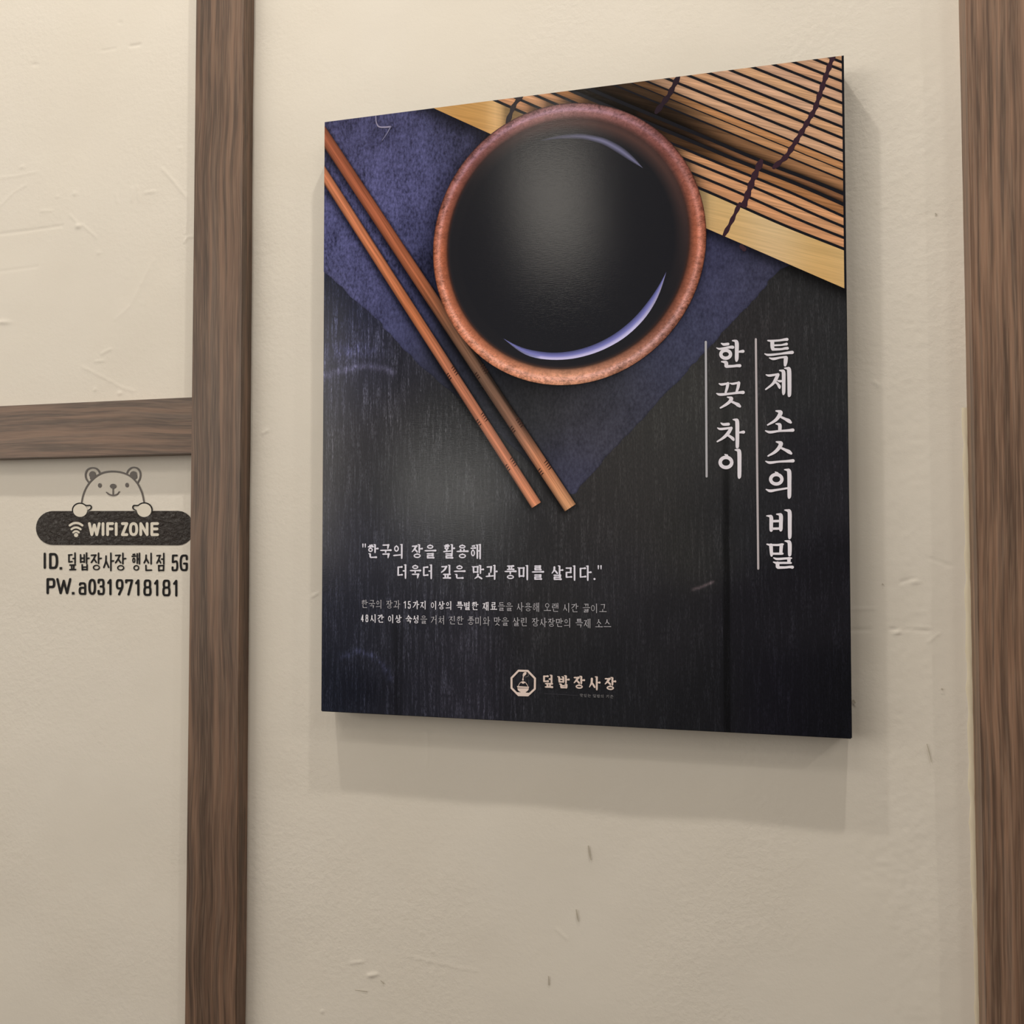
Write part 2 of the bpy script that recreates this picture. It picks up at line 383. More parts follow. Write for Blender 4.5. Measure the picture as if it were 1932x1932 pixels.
poster = thing('canvas_poster', 'large dark canvas sign with a printed bowl of soy sauce and white Korean writing', 'wall sign')
t_ = NT('canvas_edge'); M_edge = t_.set((0.010, 0.010, 0.012), 0.55, 0.2, t_.bump(t_.noise(t_.coords(), 1200.0, 1), 0.1, 0.0003))
body = link('canvas_panel', box_mesh('canvas_panel', BX0, BX1, YF + 0.00005, -0.0004, BZ0, BZ1, 0.0008), M_edge, poster)
body['label'] = 'black wrapped canvas edge and back'

# --- chopstick geometry shared by the shadows
STICK_A = ((613 - 60, 332 - 93.4), (1012, 953), 9.6, 10.4)
STICK_B = ((613 - 60, 259 - 90.7), (1076, 958), 11.5, 12.6)
def stick_sd(X, Y, st):
    (x0, y0), (x1, y1), w0, w1 = st; L = math.hypot(x1 - x0, y1 - y0); ux, uy = (x1 - x0) / L, (y1 - y0) / L
    t = ((X - x0) * ux + (Y - y0) * uy) / L; s = (X - x0) * (-uy) * -1 * -1 + (Y - y0) * ux   # s > 0 : lower-left side
    return t, s, w0 + (w1 - w0) * t
BC = (0.24989, 0.14696); BA, BB = 0.13528, 0.13155
BV = np.array([[-0.32004, -0.94740], [-0.94740, 0.32004]])
def bowl_r(PX, PY):                        # 1 on the bowl's outer edge, and the direction
    x, z = unp(PX, PY, YF); dx = x - BC[0]; dv = (TOPZ - z) - BC[1]
    a = dx * BV[0, 0] + dv * BV[0, 1]; b = dx * BV[1, 0] + dv * BV[1, 1]
    return np.hypot(a / BA, b / BB), np.arctan2(dv, dx)
def shade(PX, PY, slate=True):
    f = np.ones(PX.shape)
    for st in (STICK_A, STICK_B):
        t, s, w = stick_sd(PX, PY, st); on = np.clip((1.012 - t) * 60, 0, 1)
        g = np.where(s > 0, np.exp(-(np.maximum(s - w - 1, 0) / 8.5) ** 2), np.exp(-(np.maximum(-s - w, 0) / 3.0) ** 2))
        f *= 1 - 0.80 * g * on
    r, th = bowl_r(PX, PY); d = np.maximum(r - 1, 0) * 260
    ll = np.clip(np.cos(th - math.radians(150)), 0, 1)
    f *= 1 - 0.62 * np.exp(-d / (6 + 30 * ll)) - 0.15 * ll * np.exp(-d / 60)
    # dark line under the bamboo mat's border
    m = (PX - 1325) * 0.4346 + 427.5; q = PY - m
    w = np.clip(np.abs(PX - 1100) / 40, 0.3, 1)
    f *= 1 - 0.82 * np.where(q > 0, np.exp(-(q / (16 * w + 6)) ** 2), 1.0)
    return np.clip(f, 0.05, 1)

# --- printed planks
def grid_mesh(name, X, Z, y, cols, mat):
    nz, nx = X.shape; V = np.stack([X, np.full_like(X, y), Z], -1).reshape(-1, 3)
    i = (np.arange(nz - 1)[:, None] * nx + np.arange(nx - 1)[None]).ravel()
    up = Z[0, 0] < Z[-1, 0]
    Fc = np.stack([i, i + 1, i + nx + 1, i + nx] if up else [i, i + nx, i + nx + 1, i + 1], -1)
    me = bpy.data.meshes.new(name)
    me.vertices.add(len(V)); me.vertices.foreach_set('co', V.astype(np.float32).ravel())
    me.loops.add(len(Fc) * 4); me.loops.foreach_set('vertex_index', Fc.astype(np.int32).ravel())
    me.polygons.add(len(Fc)); me.polygons.foreach_set('loop_start', np.arange(0, len(Fc) * 4, 4, dtype=np.int32))
    me.update(calc_edges=True); me.validate(); set_col(me, cols.reshape(-1, 4))
    return link(name, me, mat, poster)
gx = np.linspace(BX0 + 0.0006, BX1 - 0.0006, 330); gz = np.linspace(BZ0 + 0.0006, BZ1 - 0.0006, 400)
X, Z = np.meshgrid(gx, gz); PX, PY = proj(X, Z, YF)
plank_pts = [(620, 600, (30, 33, 46)), (650, 660, (48, 48, 68)), (720, 690, (44, 44, 50)), (640, 730, (52, 52, 60)), (720, 800, (52, 50, 52)),
             (800, 830, (48, 48, 48)), (640, 880, (50, 49, 52)), (760, 920, (48, 48, 49)), (870, 900, (48, 48, 48)), (640, 1020, (46, 46, 53)), (760, 1040, (46, 46, 51)),
             (900, 1040, (46, 46, 47)), (640, 1160, (35, 36, 44)), (760, 1170, (37, 37, 42)), (900, 1180, (42, 41, 46)), (1020, 1060, (45, 44, 44)), (1020, 1180, (40, 39, 39)),
             (640, 1300, (25, 27, 35)), (760, 1300, (32, 32, 38)), (900, 1300, (38, 37, 43)), (1030, 1300, (32, 32, 34)), (1150, 1300, (29, 29, 31)),
             (1150, 1100, (42, 41, 43)), (1250, 1200, (33, 32, 34)), (1340, 1320, (24, 24, 26)), (1460, 1320, (18, 17, 23)), (1570, 1330, (14, 14, 18)),
             (1460, 1150, (26, 25, 29)), (1570, 1100, (24, 23, 27)), (1560, 900, (36, 35, 38)), (1560, 700, (43, 43, 43)), (1450, 620, (48, 46, 46)), (1530, 560, (44, 44, 44)),
             (1280, 800, (58, 57, 54)), (1200, 900, (55, 53, 51)), (1150, 1000, (50, 48, 47)), (1300, 1000, (46, 45, 43)), (1350, 880, (50, 49, 48)), (1400, 980, (36, 36, 38))]
C = field(plank_pts, PX, PY, 55)
def dark_band(x0, x1, y0, y1, k, soft=3.0):
    g = 1 / (1 + np.exp(-(PX - x0) / soft)) * 1 / (1 + np.exp((PX - x1) / soft)) * np.clip((PY - y0) / 60, 0, 1) * np.clip((y1 - PY) / 60, 0, 1)
    return 1 - k * g
jx = 1371 + (PY - 1150) * 0.004
g = np.exp(-(np.maximum(np.abs(PX - jx) - 4.5, 0) / 2.2) ** 2) * np.clip((PY - 700) / 260, 0, 1)
C = C * (1 - 0.42 * g)[..., None]
C = C * (dark_band(744, 756, 1130, 1420, 0.30) * dark_band(747, 757, 560, 760, 0.25) * dark_band(922, 990, 1120, 1420, 0.10) )[..., None]
# knots and worn arcs in the printed wood
a1 = np.exp(-(seg_dist(PX, PY, [(600, 716), (640, 700), (690, 690), (725, 695), (742, 704)]) / 5.5) ** 2)
a2 = np.exp(-((PX - 665) / 46) ** 2 - ((PY - 662) / 15) ** 2)
a3 = np.exp(-(seg_dist(PX, PY, [(645, 1238), (680, 1228), (700, 1236), (722, 1252), (736, 1280)]) / 6) ** 2)
a4 = np.exp(-((PX - 690) / 52) ** 2 - ((PY - 1300) / 36) ** 2)
br = rng.random(PX.shape); br = (br + np.roll(br, 1, 0) + np.roll(br, 2, 0)) / 3; br = np.clip((br - .28) * 2.6, 0, 1.5)
C = C + (a1 * (.35 + .65 * br))[..., None] * np.array([36, 34, 44]) + (a2 * br)[..., None] * np.array([20, 20, 32]) + (a3 * br * .8)[..., None] * np.array([22, 23, 34]) - (a4 * 7)[..., None]
ld = np.exp(-(seg_dist(PX, PY, [(1308, 1112), (1322, 1108), (1345, 1098)]) / 2.5) ** 2); C = C + ld[..., None] * np.array([45, 36, 36])
amp = field([(640, 1300, (0.9,) * 3), (640, 1000, (0.6,) * 3), (700, 760, (0.75,) * 3), (850, 1250, (1.1,) * 3), (650, 660, (2.0,) * 3), (900, 950, (.6,) * 3), (1050, 1150, (.4,) * 3), (1200, 1300, (.35,) * 3),
             (1450, 1250, (.45,) * 3), (1560, 1200, (.5,) * 3), (1250, 850, (.22,) * 3), (1500, 650, (.38,) * 3), (1500, 950, (.3,) * 3)], PX, PY, 80)[..., 0]
cols = ink(C, PY) * shade(PX, PY)[..., None]
grid_mesh('printed_planks', X, Z, YF - 0.00005, np.concatenate([cols, amp[..., None]], -1), MP['plank'])

# --- printed slate board (its corner points down between the chopstick tips)
rows = []; NX = 190
ys = np.arange(60, 934.1, 4.0)
jit = rng.normal(0, 1, len(ys)); jit = np.convolve(jit, [.3, .4, .3], 'same'); jit2 = np.convolve(rng.normal(0, 1, len(ys)), [.3, .4, .3], 'same')
xl = np.where(ys < 505, 603 - (505 - ys) * 0.25, np.interp(ys, [505, 592, 690, 748, 835, 905, 934], [603, 700, 792, 862, 958, 1036, 1074])) + np.where(ys > 505, jit * 2.2, 0)
xr = np.where(ys < 508, 1474 + (508 - ys) * 2.2, np.interp(ys, [508, 640, 765, 870, 934], [1473, 1352, 1236, 1137, 1080])) + np.where(ys > 508, jit2 * 2.4, 0)
xr = np.maximum(xr, xl + 1.5)
U = np.linspace(0, 1, NX)[None]; PXs = xl[:, None] * (1 - U) + xr[:, None] * U; PYs = np.repeat(ys[:, None], NX, 1)
Xs, Zs = unp(PXs, PYs, YF)
slate_pts = [(640, 460, (73, 73, 106)), (750, 330, (80, 79, 114)), (700, 240, (66, 65, 94)), (800, 300, (72, 72, 104)), (880, 260, (55, 55, 76)), (760, 440, (76, 76, 110)),
             (700, 540, (72, 72, 104)), (760, 620, (68, 69, 98)), (800, 520, (50, 51, 76)), (840, 690, (48, 49, 64)), (880, 760, (42, 43, 49)), (900, 660, (40, 42, 50)), (960, 760, (44, 44, 46)),
             (950, 850, (40, 42, 52)), (1010, 900, (38, 39, 48)), (1000, 800, (48, 48, 48)), (1080, 780, (56, 55, 58)), (1080, 860, (60, 59, 70)), (1080, 920, (64, 64, 82)),
             (1150, 820, (62, 61, 70)), (1200, 760, (60, 60, 72)), (1260, 700, (58, 59, 74)), (1300, 620, (60, 61, 80)), (1340, 540, (62, 62, 84)), (1420, 520, (60, 60, 78)), (1340, 460, (60, 60, 84)), (1150, 750, (50, 50, 54))]
Cs = field(slate_pts, PXs, PYs, 42)
As = field([(700, 350, (1.0,) * 3), (900, 800, (.45,) * 3), (1150, 800, (.5,) * 3), (1350, 520, (.55,) * 3)], PXs, PYs, 120)[..., 0]
edge = np.minimum(np.abs(PXs - xl[:, None]), np.abs(PXs - xr[:, None]))
cs = ink(Cs, PYs) * shade(PXs, PYs)[..., None] * np.where(PYs[..., None] > 505, 1 - 0.35 * np.exp(-(edge[..., None] / 3.0) ** 2), 1)
so = grid_mesh('printed_slate', Xs, Zs, YF - 0.00010, np.concatenate([cs, As[..., None]], -1), MP['slate'])
import bmesh
def clip_obj(o, clip=CLIP):
    bm = bmesh.new(); bm.from_mesh(o.data)
    for co, no in clip:
        bmesh.ops.bisect_plane(bm, geom=bm.verts[:] + bm.edges[:] + bm.faces[:], plane_co=co, plane_no=no, clear_outer=True)
    bm.to_mesh(o.data); bm.free()
clip_obj(so)

# --- printed bamboo mat: dark ground, slats, gold border, strings
mat_low = lambda x: 427.5 + (x - 1325) * 0.4346 - 0.00004 * np.maximum(1100 - x, 0) ** 2
CLIPM = [CLIP[0], ((BX1 - 0.0020, 0, 0), (1, 0, 0)), CLIP[2], CLIP[3]]
fl = Flat(); xs = np.linspace(780, 1640, 60)
K = lambda c, y, k=1.0: tuple(ink(c, float(y), k))
fl.strip([(x, mat_low(x)) for x in xs], [(x, 40) for x in xs], [K((26, 26, 30), 300)] * 60, [K((26, 26, 30), 300)] * 60)
fl.build('printed_mat_ground', YF - 0.00014, MP['ink'], poster, clip=CLIP)
gaps = [118, 133, 154, 174, 195, 218, 240, 261, 284, 306, 321, 338, 366, 386.5, 406, 425, 447, 470]
def gline(i, x):
    yy = gaps[i]; s = 0.395 + (yy - 118) / 352 * 0.030
    wob = 2.2 * math.sin((x - 1250) / 60.0 + i) * np.clip((x - 1300) / 200, 0, 1) * (i >= 12)
    return yy - s * (1590 - x) + wob - 0.00003 * np.maximum(1200 - x, 0) ** 2
fl = Flat(); xs = np.linspace(780, 1640, 110)
tan = [(205, 158, 120), (208, 163, 126), (203, 155, 118), (207, 163, 130), (206, 160, 118), (208, 164, 130), (204, 156, 114)]
for i in range(-6, len(gaps) - 1):
    base = np.array(tan[i % 7], float)
    if i < 0:
        off = (i + 0) * 21.0; top = lambda x, o=off: gline(0, x) + o; bot = lambda x, o=off: gline(0, x) + o + 21.0
    else:
        top = lambda x, j=i: gline(j, x); bot = lambda x, j=i: gline(j + 1, x)
    hw = 1.2 if i in (9, 10) else (2.7 if i != 12 else 4.5)
    T = []; Mi = []; B = []; ct = []; cm = []; cb = []
    for x in xs:
        a, b = top(x) + hw, bot(x) - hw; c = base.copy()
        if i in (9, 10): c = c * (0.90, 0.84, 0.72)
        if i == 11: c = c * (0.78, 0.72, 0.66)
        if i == 12: c = c * (0.62, 0.54, 0.46) if x > 1200 else c * (0.4, .38, .36)
        if i == 13: c = c * (0.80, 0.72, 0.62)
        if i in (14, 15, 16): c = c * (1.0, .94, .86)
        # shadow of the bowl and of the lifted flap
        r, th = bowl_r(np.array([x]), np.array([(a + b) / 2])); dd = max(float(r[0]) - 1, 0) * 260
        dark = 1.0
        if i <= 13: dark *= 1 - 0.93 * math.exp(-(max(1130 + (i - 6) * 26 - x, 0) / 1e9)) * math.exp(-((x - (1128 + (i - 4) * 22)) / 75) ** 2) * (1 if 2 <= i <= 13 else 0.6) * math.exp(-dd / 60)
        dark *= 1 - 0.6 * math.exp(-dd / 9)
        if i in (11,): dark *= 0.75 + 0.25 * np.clip((x - 1350) / 200, 0, 1)
        if i in (10, 11, 12): dark *= 0.35 + 0.65 * np.clip((x - 1170) / 220, 0, 1)
        if i == 9: dark *= 0.6 + 0.4 * np.clip((x - 1120) / 200, 0, 1)
        c = c * dark; y = (a + b) / 2
        T.append((x, a)); Mi.append((x, a + (b - a) * .4)); B.append((x, b))
        kb = 0.35 if i in (11, 12) else 0.88
        ct.append((*K(c * 0.93, y), 1.0)); cm.append((*K(c * 1.04, y), 1.0)); cb.append((*K(c * kb, y), 1.0))
    fl.strip(T, Mi, ct, cm); fl.strip(Mi, B, cm, cb)
so = fl.build('printed_mat_slats', YF - 0.00018, MP['slat'], poster, clip=CLIPM)
fl = Flat(); T = []; B = []; ct = []; cb = []
for x in np.linspace(780, 1640, 90):
    a, b = gline(len(gaps) - 1, x) + 3.0, mat_low(x)
    g = 0.5 + 0.5 * math.sin(x / 37.0) * math.sin(x / 91.0 + 1)
    c = np.array((210, 180, 132)) * (1 - .04 * g) + np.array((2, -8, -24)) * g
    if x < 1000:
        k = math.exp(-((x - 935) / 14) ** 2); c = c * (0.94, 0.88, 0.80) + 20 * k
    r, th = bowl_r(np.array([x]), np.array([(a + b) / 2])); dd = max(float(r[0]) - 1, 0) * 260; c = c * (1 - .35 * math.exp(-dd / 6))
    T.append((x, a)); B.append((x, b)); ct.append((*K(c, a), .35)); cb.append((*K(c * (1, .98, .96), b), .35))
fl.strip(T, B, ct, cb); fl.build('printed_mat_border', YF - 0.00020, MP['slat'], poster, clip=CLIPM)
fl = Flat(); sc = K((58, 38, 46), 250)
def knots(pts, r, n):
    P = [np.array(p, float) for p in pts]; L = [0]
    for a, b in zip(P[:-1], P[1:]): L.append(L[-1] + math.hypot(*(b - a)))
    out = []
    for k in range(n + 1):
        s = L[-1] * k / n; j = max(i for i in range(len(L) - 1) if L[i] <= s + 1e-9)
        q = P[j] + (P[j + 1] - P[j]) * (s - L[j]) / (L[j + 1] - L[j])
        out.append((q[0], q[1], r * (0.8 + 0.45 * (k % 2))))
    return out
for P, r, n, c in (([(1574, 100), (1556, 150), (1538, 205), (1512, 250), (1484, 295), (1460, 316)], 4.3, 26, sc), ([(1436, 304), (1420, 340), (1404, 386)], 5.2, 9, sc),
                   ([(1396, 384), (1380, 418), (1366, 444)], 3.6, 6, sc), ([(1280, 145), (1262, 180), (1238, 212)], 4.4, 8, K((45, 33, 40), 200)),
                   ([(986, 178), (970, 198), (957, 232)], 4.0, 6, K((45, 38, 40), 200)), ([(1398, 464), (1404, 470)], 3.5, 3, K((60, 40, 46), 460))):
    fl = Flat(); fl.stroke(knots(P, r, n), col=c); fl.build('printed_mat_string', YF - 0.00024, MP['ink'], poster, clip=CLIPM)

# --- printed chopsticks
def chopstick(st, stops, notches, label):
    (x0, y0), (x1, y1), w0, w1 = st; L = math.hypot(x1 - x0, y1 - y0); ux, uy = (x1 - x0) / L, (y1 - y0) / L; nx, ny = -uy, ux   # n: towards lower left
    nx, ny = (nx, ny) if nx < 0 else (-nx, -ny)
    fl = Flat(); prof = [(-1, .50), (-.72, .82), (-.25, .90), (.1, 1.04), (.32, .93), (.7, .78), (1, .42)]
    N = 150; prev = None
    for k in range(N + 1):
        t = k / N; w = w0 + (w1 - w0) * t; cx, cy = x0 + (x1 - x0) * t, y0 + (y1 - y0) * t
        c = np.array([np.interp(cy, [s[0] for s in stops], [s[1][j] for s in stops]) for j in range(3)])
        soft = np.interp(cy, [560, 640, 780, 860], [0, 1, 1, 0]) if label == 'B' else 0
        row = []
        for s, q in prof:
            cc = c * q
            if soft and s < -.4: cc = cc * (1 - .55 * soft)
            row.append(((cx + nx * s * w, cy + ny * s * w), (*K(cc * 1.05, cy), 0.9)))
        if prev: fl.strip([r[0] for r in prev], [r[0] for r in row], [r[1] for r in prev], [r[1] for r in row])
        prev = row
    o = fl.build('printed_chopstick', YF - (0.00028 if label == 'B' else 0.00030), MP['stick'], poster, clip=CLIP)
    for (gx_, gy_) in notches:
        f2 = Flat()
        t = ((gx_ - x0) * ux + (gy_ - y0) * uy) / L; w = w0 + (w1 - w0) * t
        for j, side in ((-9, -1), (-4, -1), (1, -1), (6, -1), (-3, 1), (2, 1), (7, 1)):
            bx, by = x0 + ux * (t * L + j), y0 + uy * (t * L + j)
            if side < 0: a, b = -1.02, -0.45
            else: a, b = 0.55, 1.0
            f2.stroke([(bx + nx * a * w, by + ny * a * w, 1.1), (bx + nx * b * w + ux * 1.5, by + ny * b * w + uy * 1.5, 0.6)], col=K((52, 30, 24), gy_), n=6)
        f2.build('printed_notch', YF - 0.00033, MP['ink'], o, clip=CLIP)
    return o
# --- printed bowl
def bowl():
    NT_, rk = 288, [1.0, 0.99, 0.975, 0.955, 0.935, 0.915, 0.90, 0.885, 0.87, 0.855, 0.835, 0.81, 0.78, 0.5, 0.02]
    key = [(0, (150, 84, 60), (188, 120, 98)), (45, (128, 80, 62), (176, 134, 126)), (90, (196, 138, 106), (206, 152, 130)), (135, (180, 108, 76), (214, 150, 124)),
           (180, (158, 88, 60), (190, 126, 104)), (225, (116, 70, 62), (146, 106, 112)), (270, (134, 94, 88), (160, 122, 130)), (315, (120, 72, 64), (134, 92, 92)), (360, (150, 84, 60), (188, 120, 98))]
    V = []; Cc = []; Fc = []
    for k in range(NT_):
        th = 2 * math.pi * k / NT_; deg = math.degrees(th)
        base = np.array([np.interp(deg, [q[0] for q in key], [q[1][j] for q in key]) for j in range(3)])
        hl = np.array([np.interp(deg, [q[0] for q in key], [q[2][j] for q in key]) for j in range(3)])
        e = np.array([math.cos(th), math.sin(th)]); a, b = e @ BV[0], e @ BV[1]; R = 1 / math.hypot(a / BA, b / BB)
        wall_ = max(0, math.cos(th - math.radians(300)))           # inner wall shows at the top right
        bot = max(0, math.cos(th - math.radians(90)))
        for r in rk:
            s = (1 - r) / (1 - 0.892)
            if s <= 1.3:
                ks = [0, .08, .42, .62, .92, 1.0, 1.14]
                cs_ = [base * (.45 + .45 * bot), base * (.95 + .05 * bot), hl * 1.08, base * .95 + hl * .12, base * .84, base * (.50), np.array((38, 35, 37.))]
                c = np.array([np.interp(s, ks, [q[j] for q in cs_]) for j in range(3)])
                am = 0.95 * np.clip(1.25 - s, 0, 1)
            else: c = np.array((33., 32.5, 35.)); am = 0.0
            iw = wall_ ** 1.2 * np.clip(1 - abs(r - 0.86) / 0.075, 0, 1)
            if s > 0.85: c = c * (1 - iw) + np.array((82, 58, 52)) * iw
            if r < 0.8: c = np.array((31, 31, 34.))
            v = (BC[0] + e[0] * R * r, BC[1] + e[1] * R * r); z = TOPZ - v[1]
            py = float(proj(np.array(v[0]), np.array(z), YF)[1])
            V.append((v[0], YF - 0.00036, z)); Cc.append((*K(c, py), am))
    n = len(rk)
    for k in range(NT_):
        for j in range(n - 1):
            a, b = k * n + j, ((k + 1) % NT_) * n + j
            Fc.append((a, b, b + 1, a + 1))
        
    V.append((BC[0], YF - 0.00036, TOPZ - BC[1])); Cc.append((*K((31, 31, 34), 450), 0))
    for k in range(NT_): Fc.append((k * n + n - 1, ((k + 1) % NT_) * n + n - 1, len(V) - 1))
    V = np.array(V); F2 = []
    for f in Fc:
        p = V[list(f)][:, [0, 2]]; ar = np.sum(p[:, 0] * np.roll(p[:, 1], -1) - np.roll(p[:, 0], -1) * p[:, 1]); F2.append(f if ar > 0 else f[::-1])
    me = mesh('printed_bowl', V, F2); set_col(me, Cc); link('printed_bowl', me, MP['bowl'], poster)
    def resamp(P, n=40):
        P = np.array(P, float); L = np.concatenate([[0], np.cumsum(np.hypot(*np.diff(P, axis=0).T))]); s = np.linspace(0, L[-1], n)
        # smooth through the points
        def cr(vals):
            from numpy import interp
            return interp(s, L, vals)
        Q = np.stack([cr(P[:, 0]), cr(P[:, 1])], 1)
        for _ in range(6): Q[1:-1] = (Q[:-2] + 2 * Q[1:-1] + Q[2:]) / 4
        return Q
    fl = Flat()
    A = resamp([(1018, 266), (1050, 255), (1095, 251), (1140, 259), (1175, 277), (1200, 300), (1213, 317)]); B = resamp([(1018, 266), (1058, 262), (1100, 262), (1138, 272), (1166, 289), (1192, 306), (1213, 317)])
    M_ = A * .5 + B * .5; c0 = [K(np.array((44, 44, 50)), 260)] * 40
    cm = [K(np.array((118, 116, 142)) * (0.45 + .55 * min(1, i / 22)), 270) for i in range(40)]
    fl.strip(A, M_, c0, cm); fl.strip(M_, B, cm, c0); fl.build('printed_sauce_highlight', YF - 0.00040, MP['ink'], poster); fl = Flat()
    A = resamp([(950, 639), (985, 658), (1040, 667), (1082, 663), (1122, 651), (1162, 630), (1200, 598), (1230, 560), (1248, 532), (1257, 513)])
    B = resamp([(950, 639), (972, 658), (994, 674), (1040, 680), (1082, 678), (1132, 664), (1180, 638), (1220, 599), (1245, 556), (1257, 513)])
    ca = [K((70, 72, 108), 640)] * 40; cm = [K((122, 122, 180), 640)] * 40; cb = [K((196, 188, 220), 640)] * 40
    for i in range(40):
        if i > 27: k = (i - 27) / 12; cb[i] = K(np.array((196, 188, 220)) * (1 - k * .35), 600)
        if i < 8: k = 1 - i / 8; cb[i] = K(np.array((150, 150, 190)) * (1 - k * .5), 640)
    fl.strip(A, A * .5 + B * .5, ca, cm); fl.strip(A * .5 + B * .5, B * .82 + A * .18, cm, cb); fl.strip(B * .82 + A * .18, B, cb, cb)
    fl.build('printed_sauce_highlight', YF - 0.00040, MP['ink'], poster)
chopstick(STICK_B, [(200, (150, 84, 58)), (400, (166, 94, 64)), (540, (160, 94, 62)), (620, (112, 78, 58)), (720, (116, 88, 70)), (800, (140, 100, 78)), (880, (186, 122, 86)), (960, (206, 150, 106))],
          [(905, 703), (975, 802), (1037, 876)], 'B')
chopstick(STICK_A, [(200, (190, 118, 80)), (400, (196, 120, 82)), (600, (188, 112, 72)), (700, (178, 112, 82)), (850, (186, 118, 86)), (960, (206, 134, 96))],
          [(852, 704), (910, 790), (966, 874)], 'A')
bowl()

# --- thin scratch and printed rules
INKW = (214, 206, 204)
fl = Flat(); fl.stroke([(709, 219, .7), (710, 231, .9), (715, 239, 1.3), (726, 240, 1.5), (737, 239, 1.4)], col=K((150, 142, 160), 240)); fl.stroke([(737, 239, 1.2), (730, 252, .9), (721, 265, .5)], col=K((120, 116, 140), 240))
fl.build('scratch_mark', YF - 0.00044, MP['ink'], poster)
for (x0, y0, x1, y1, c) in [(1331.6, 645, 1333.2, 899, (168, 164, 162)), (1426, 640, 1430.6, 1073, (172, 162, 158))]:
    fl = Flat(); fl.stroke([(x0, y0, 2.0), (x1, y1, 2.0)], smooth=False, col=K(c, (y0 + y1) / 2))
    fl.build('printed_rule', YF - 0.00044, MP['ink'], poster)

# ------------------------------------------------------------------ headline: brush strokes read off the sign, glyph by glyph
def px(off, s, strokes, fl, col):
    for st in strokes:
        if st[0] == 'o':
            _, x, y, rx, ry, w = st; fl.ring(off[0] + x / s, off[1] + y / s, rx / s, ry / s, w / s, col=col)
        else:
            fl.stroke([(off[0] + a / s, off[1] + b / s, r / s) for a, b, r in st], col=col)
O4, O5, O6 = (1320, 620), (1320, 780), (1360, 920); S4, S6 = 9.66, 10.733
head_col2 = [
 (O4, S4, [[(395, 268, 10), (440, 288, 24), (518, 282, 26)], [(310, 352, 8), (370, 370, 20), (480, 350, 20), (560, 338, 26), (602, 340, 30)], ('o', 475, 468, 88, 72, 31),
           [(600, 220, 12), (650, 226, 24), (676, 260, 36), (678, 400, 35), (676, 540, 34), (672, 585, 22)], [(700, 426, 14), (745, 418, 22), (790, 414, 29)],
           [(400, 602, 12), (450, 608, 24), (484, 625, 34), (484, 680, 33)], [(490, 690, 27), (620, 684, 24), (680, 676, 26), (732, 676, 30)]]),
 (O4, S4, [[(355, 1003, 10), (405, 1018, 22), (520, 998, 18)], [(515, 1000, 28), (500, 1080, 26), (474, 1165, 20)], [(556, 996, 10), (605, 1006, 20), (710, 985, 18)], [(712, 990, 30), (700, 1070, 27), (672, 1155, 21)],
           [(310, 1182, 10), (380, 1202, 25), (560, 1186, 20), (720, 1166, 24), (792, 1163, 31)], [(505, 1248, 10), (560, 1262, 26), (578, 1280, 34), (545, 1335, 30), (470, 1392, 24), (380, 1445, 15)],
           [(570, 1325, 20), (650, 1362, 24), (700, 1390, 34), (735, 1418, 22)]]),
 (O5, S4, [[(388, 175, 10), (435, 200, 24), (525, 196, 28)], [(328, 265, 10), (385, 285, 22), (560, 265, 20)], [(575, 268, 28), (530, 345, 32), (470, 412, 28), (400, 467, 21), (322, 513, 14)],
           [(500, 390, 20), (560, 424, 24), (606, 462, 29), (618, 486, 18)], [(610, 112, 10), (660, 120, 26), (685, 155, 36), (688, 380, 35), (687, 590, 32), (682, 618, 20)], [(715, 350, 14), (765, 343, 22), (800, 341, 29)]]),
 (O5, S4, [('o', 480, 893, 105, 92, 32), [(460, 748, 10), (500, 768, 22)], [(645, 665, 10), (695, 673, 26), (722, 705, 37), (726, 920, 36), (725, 1130, 34), (720, 1174, 20)]]),
]
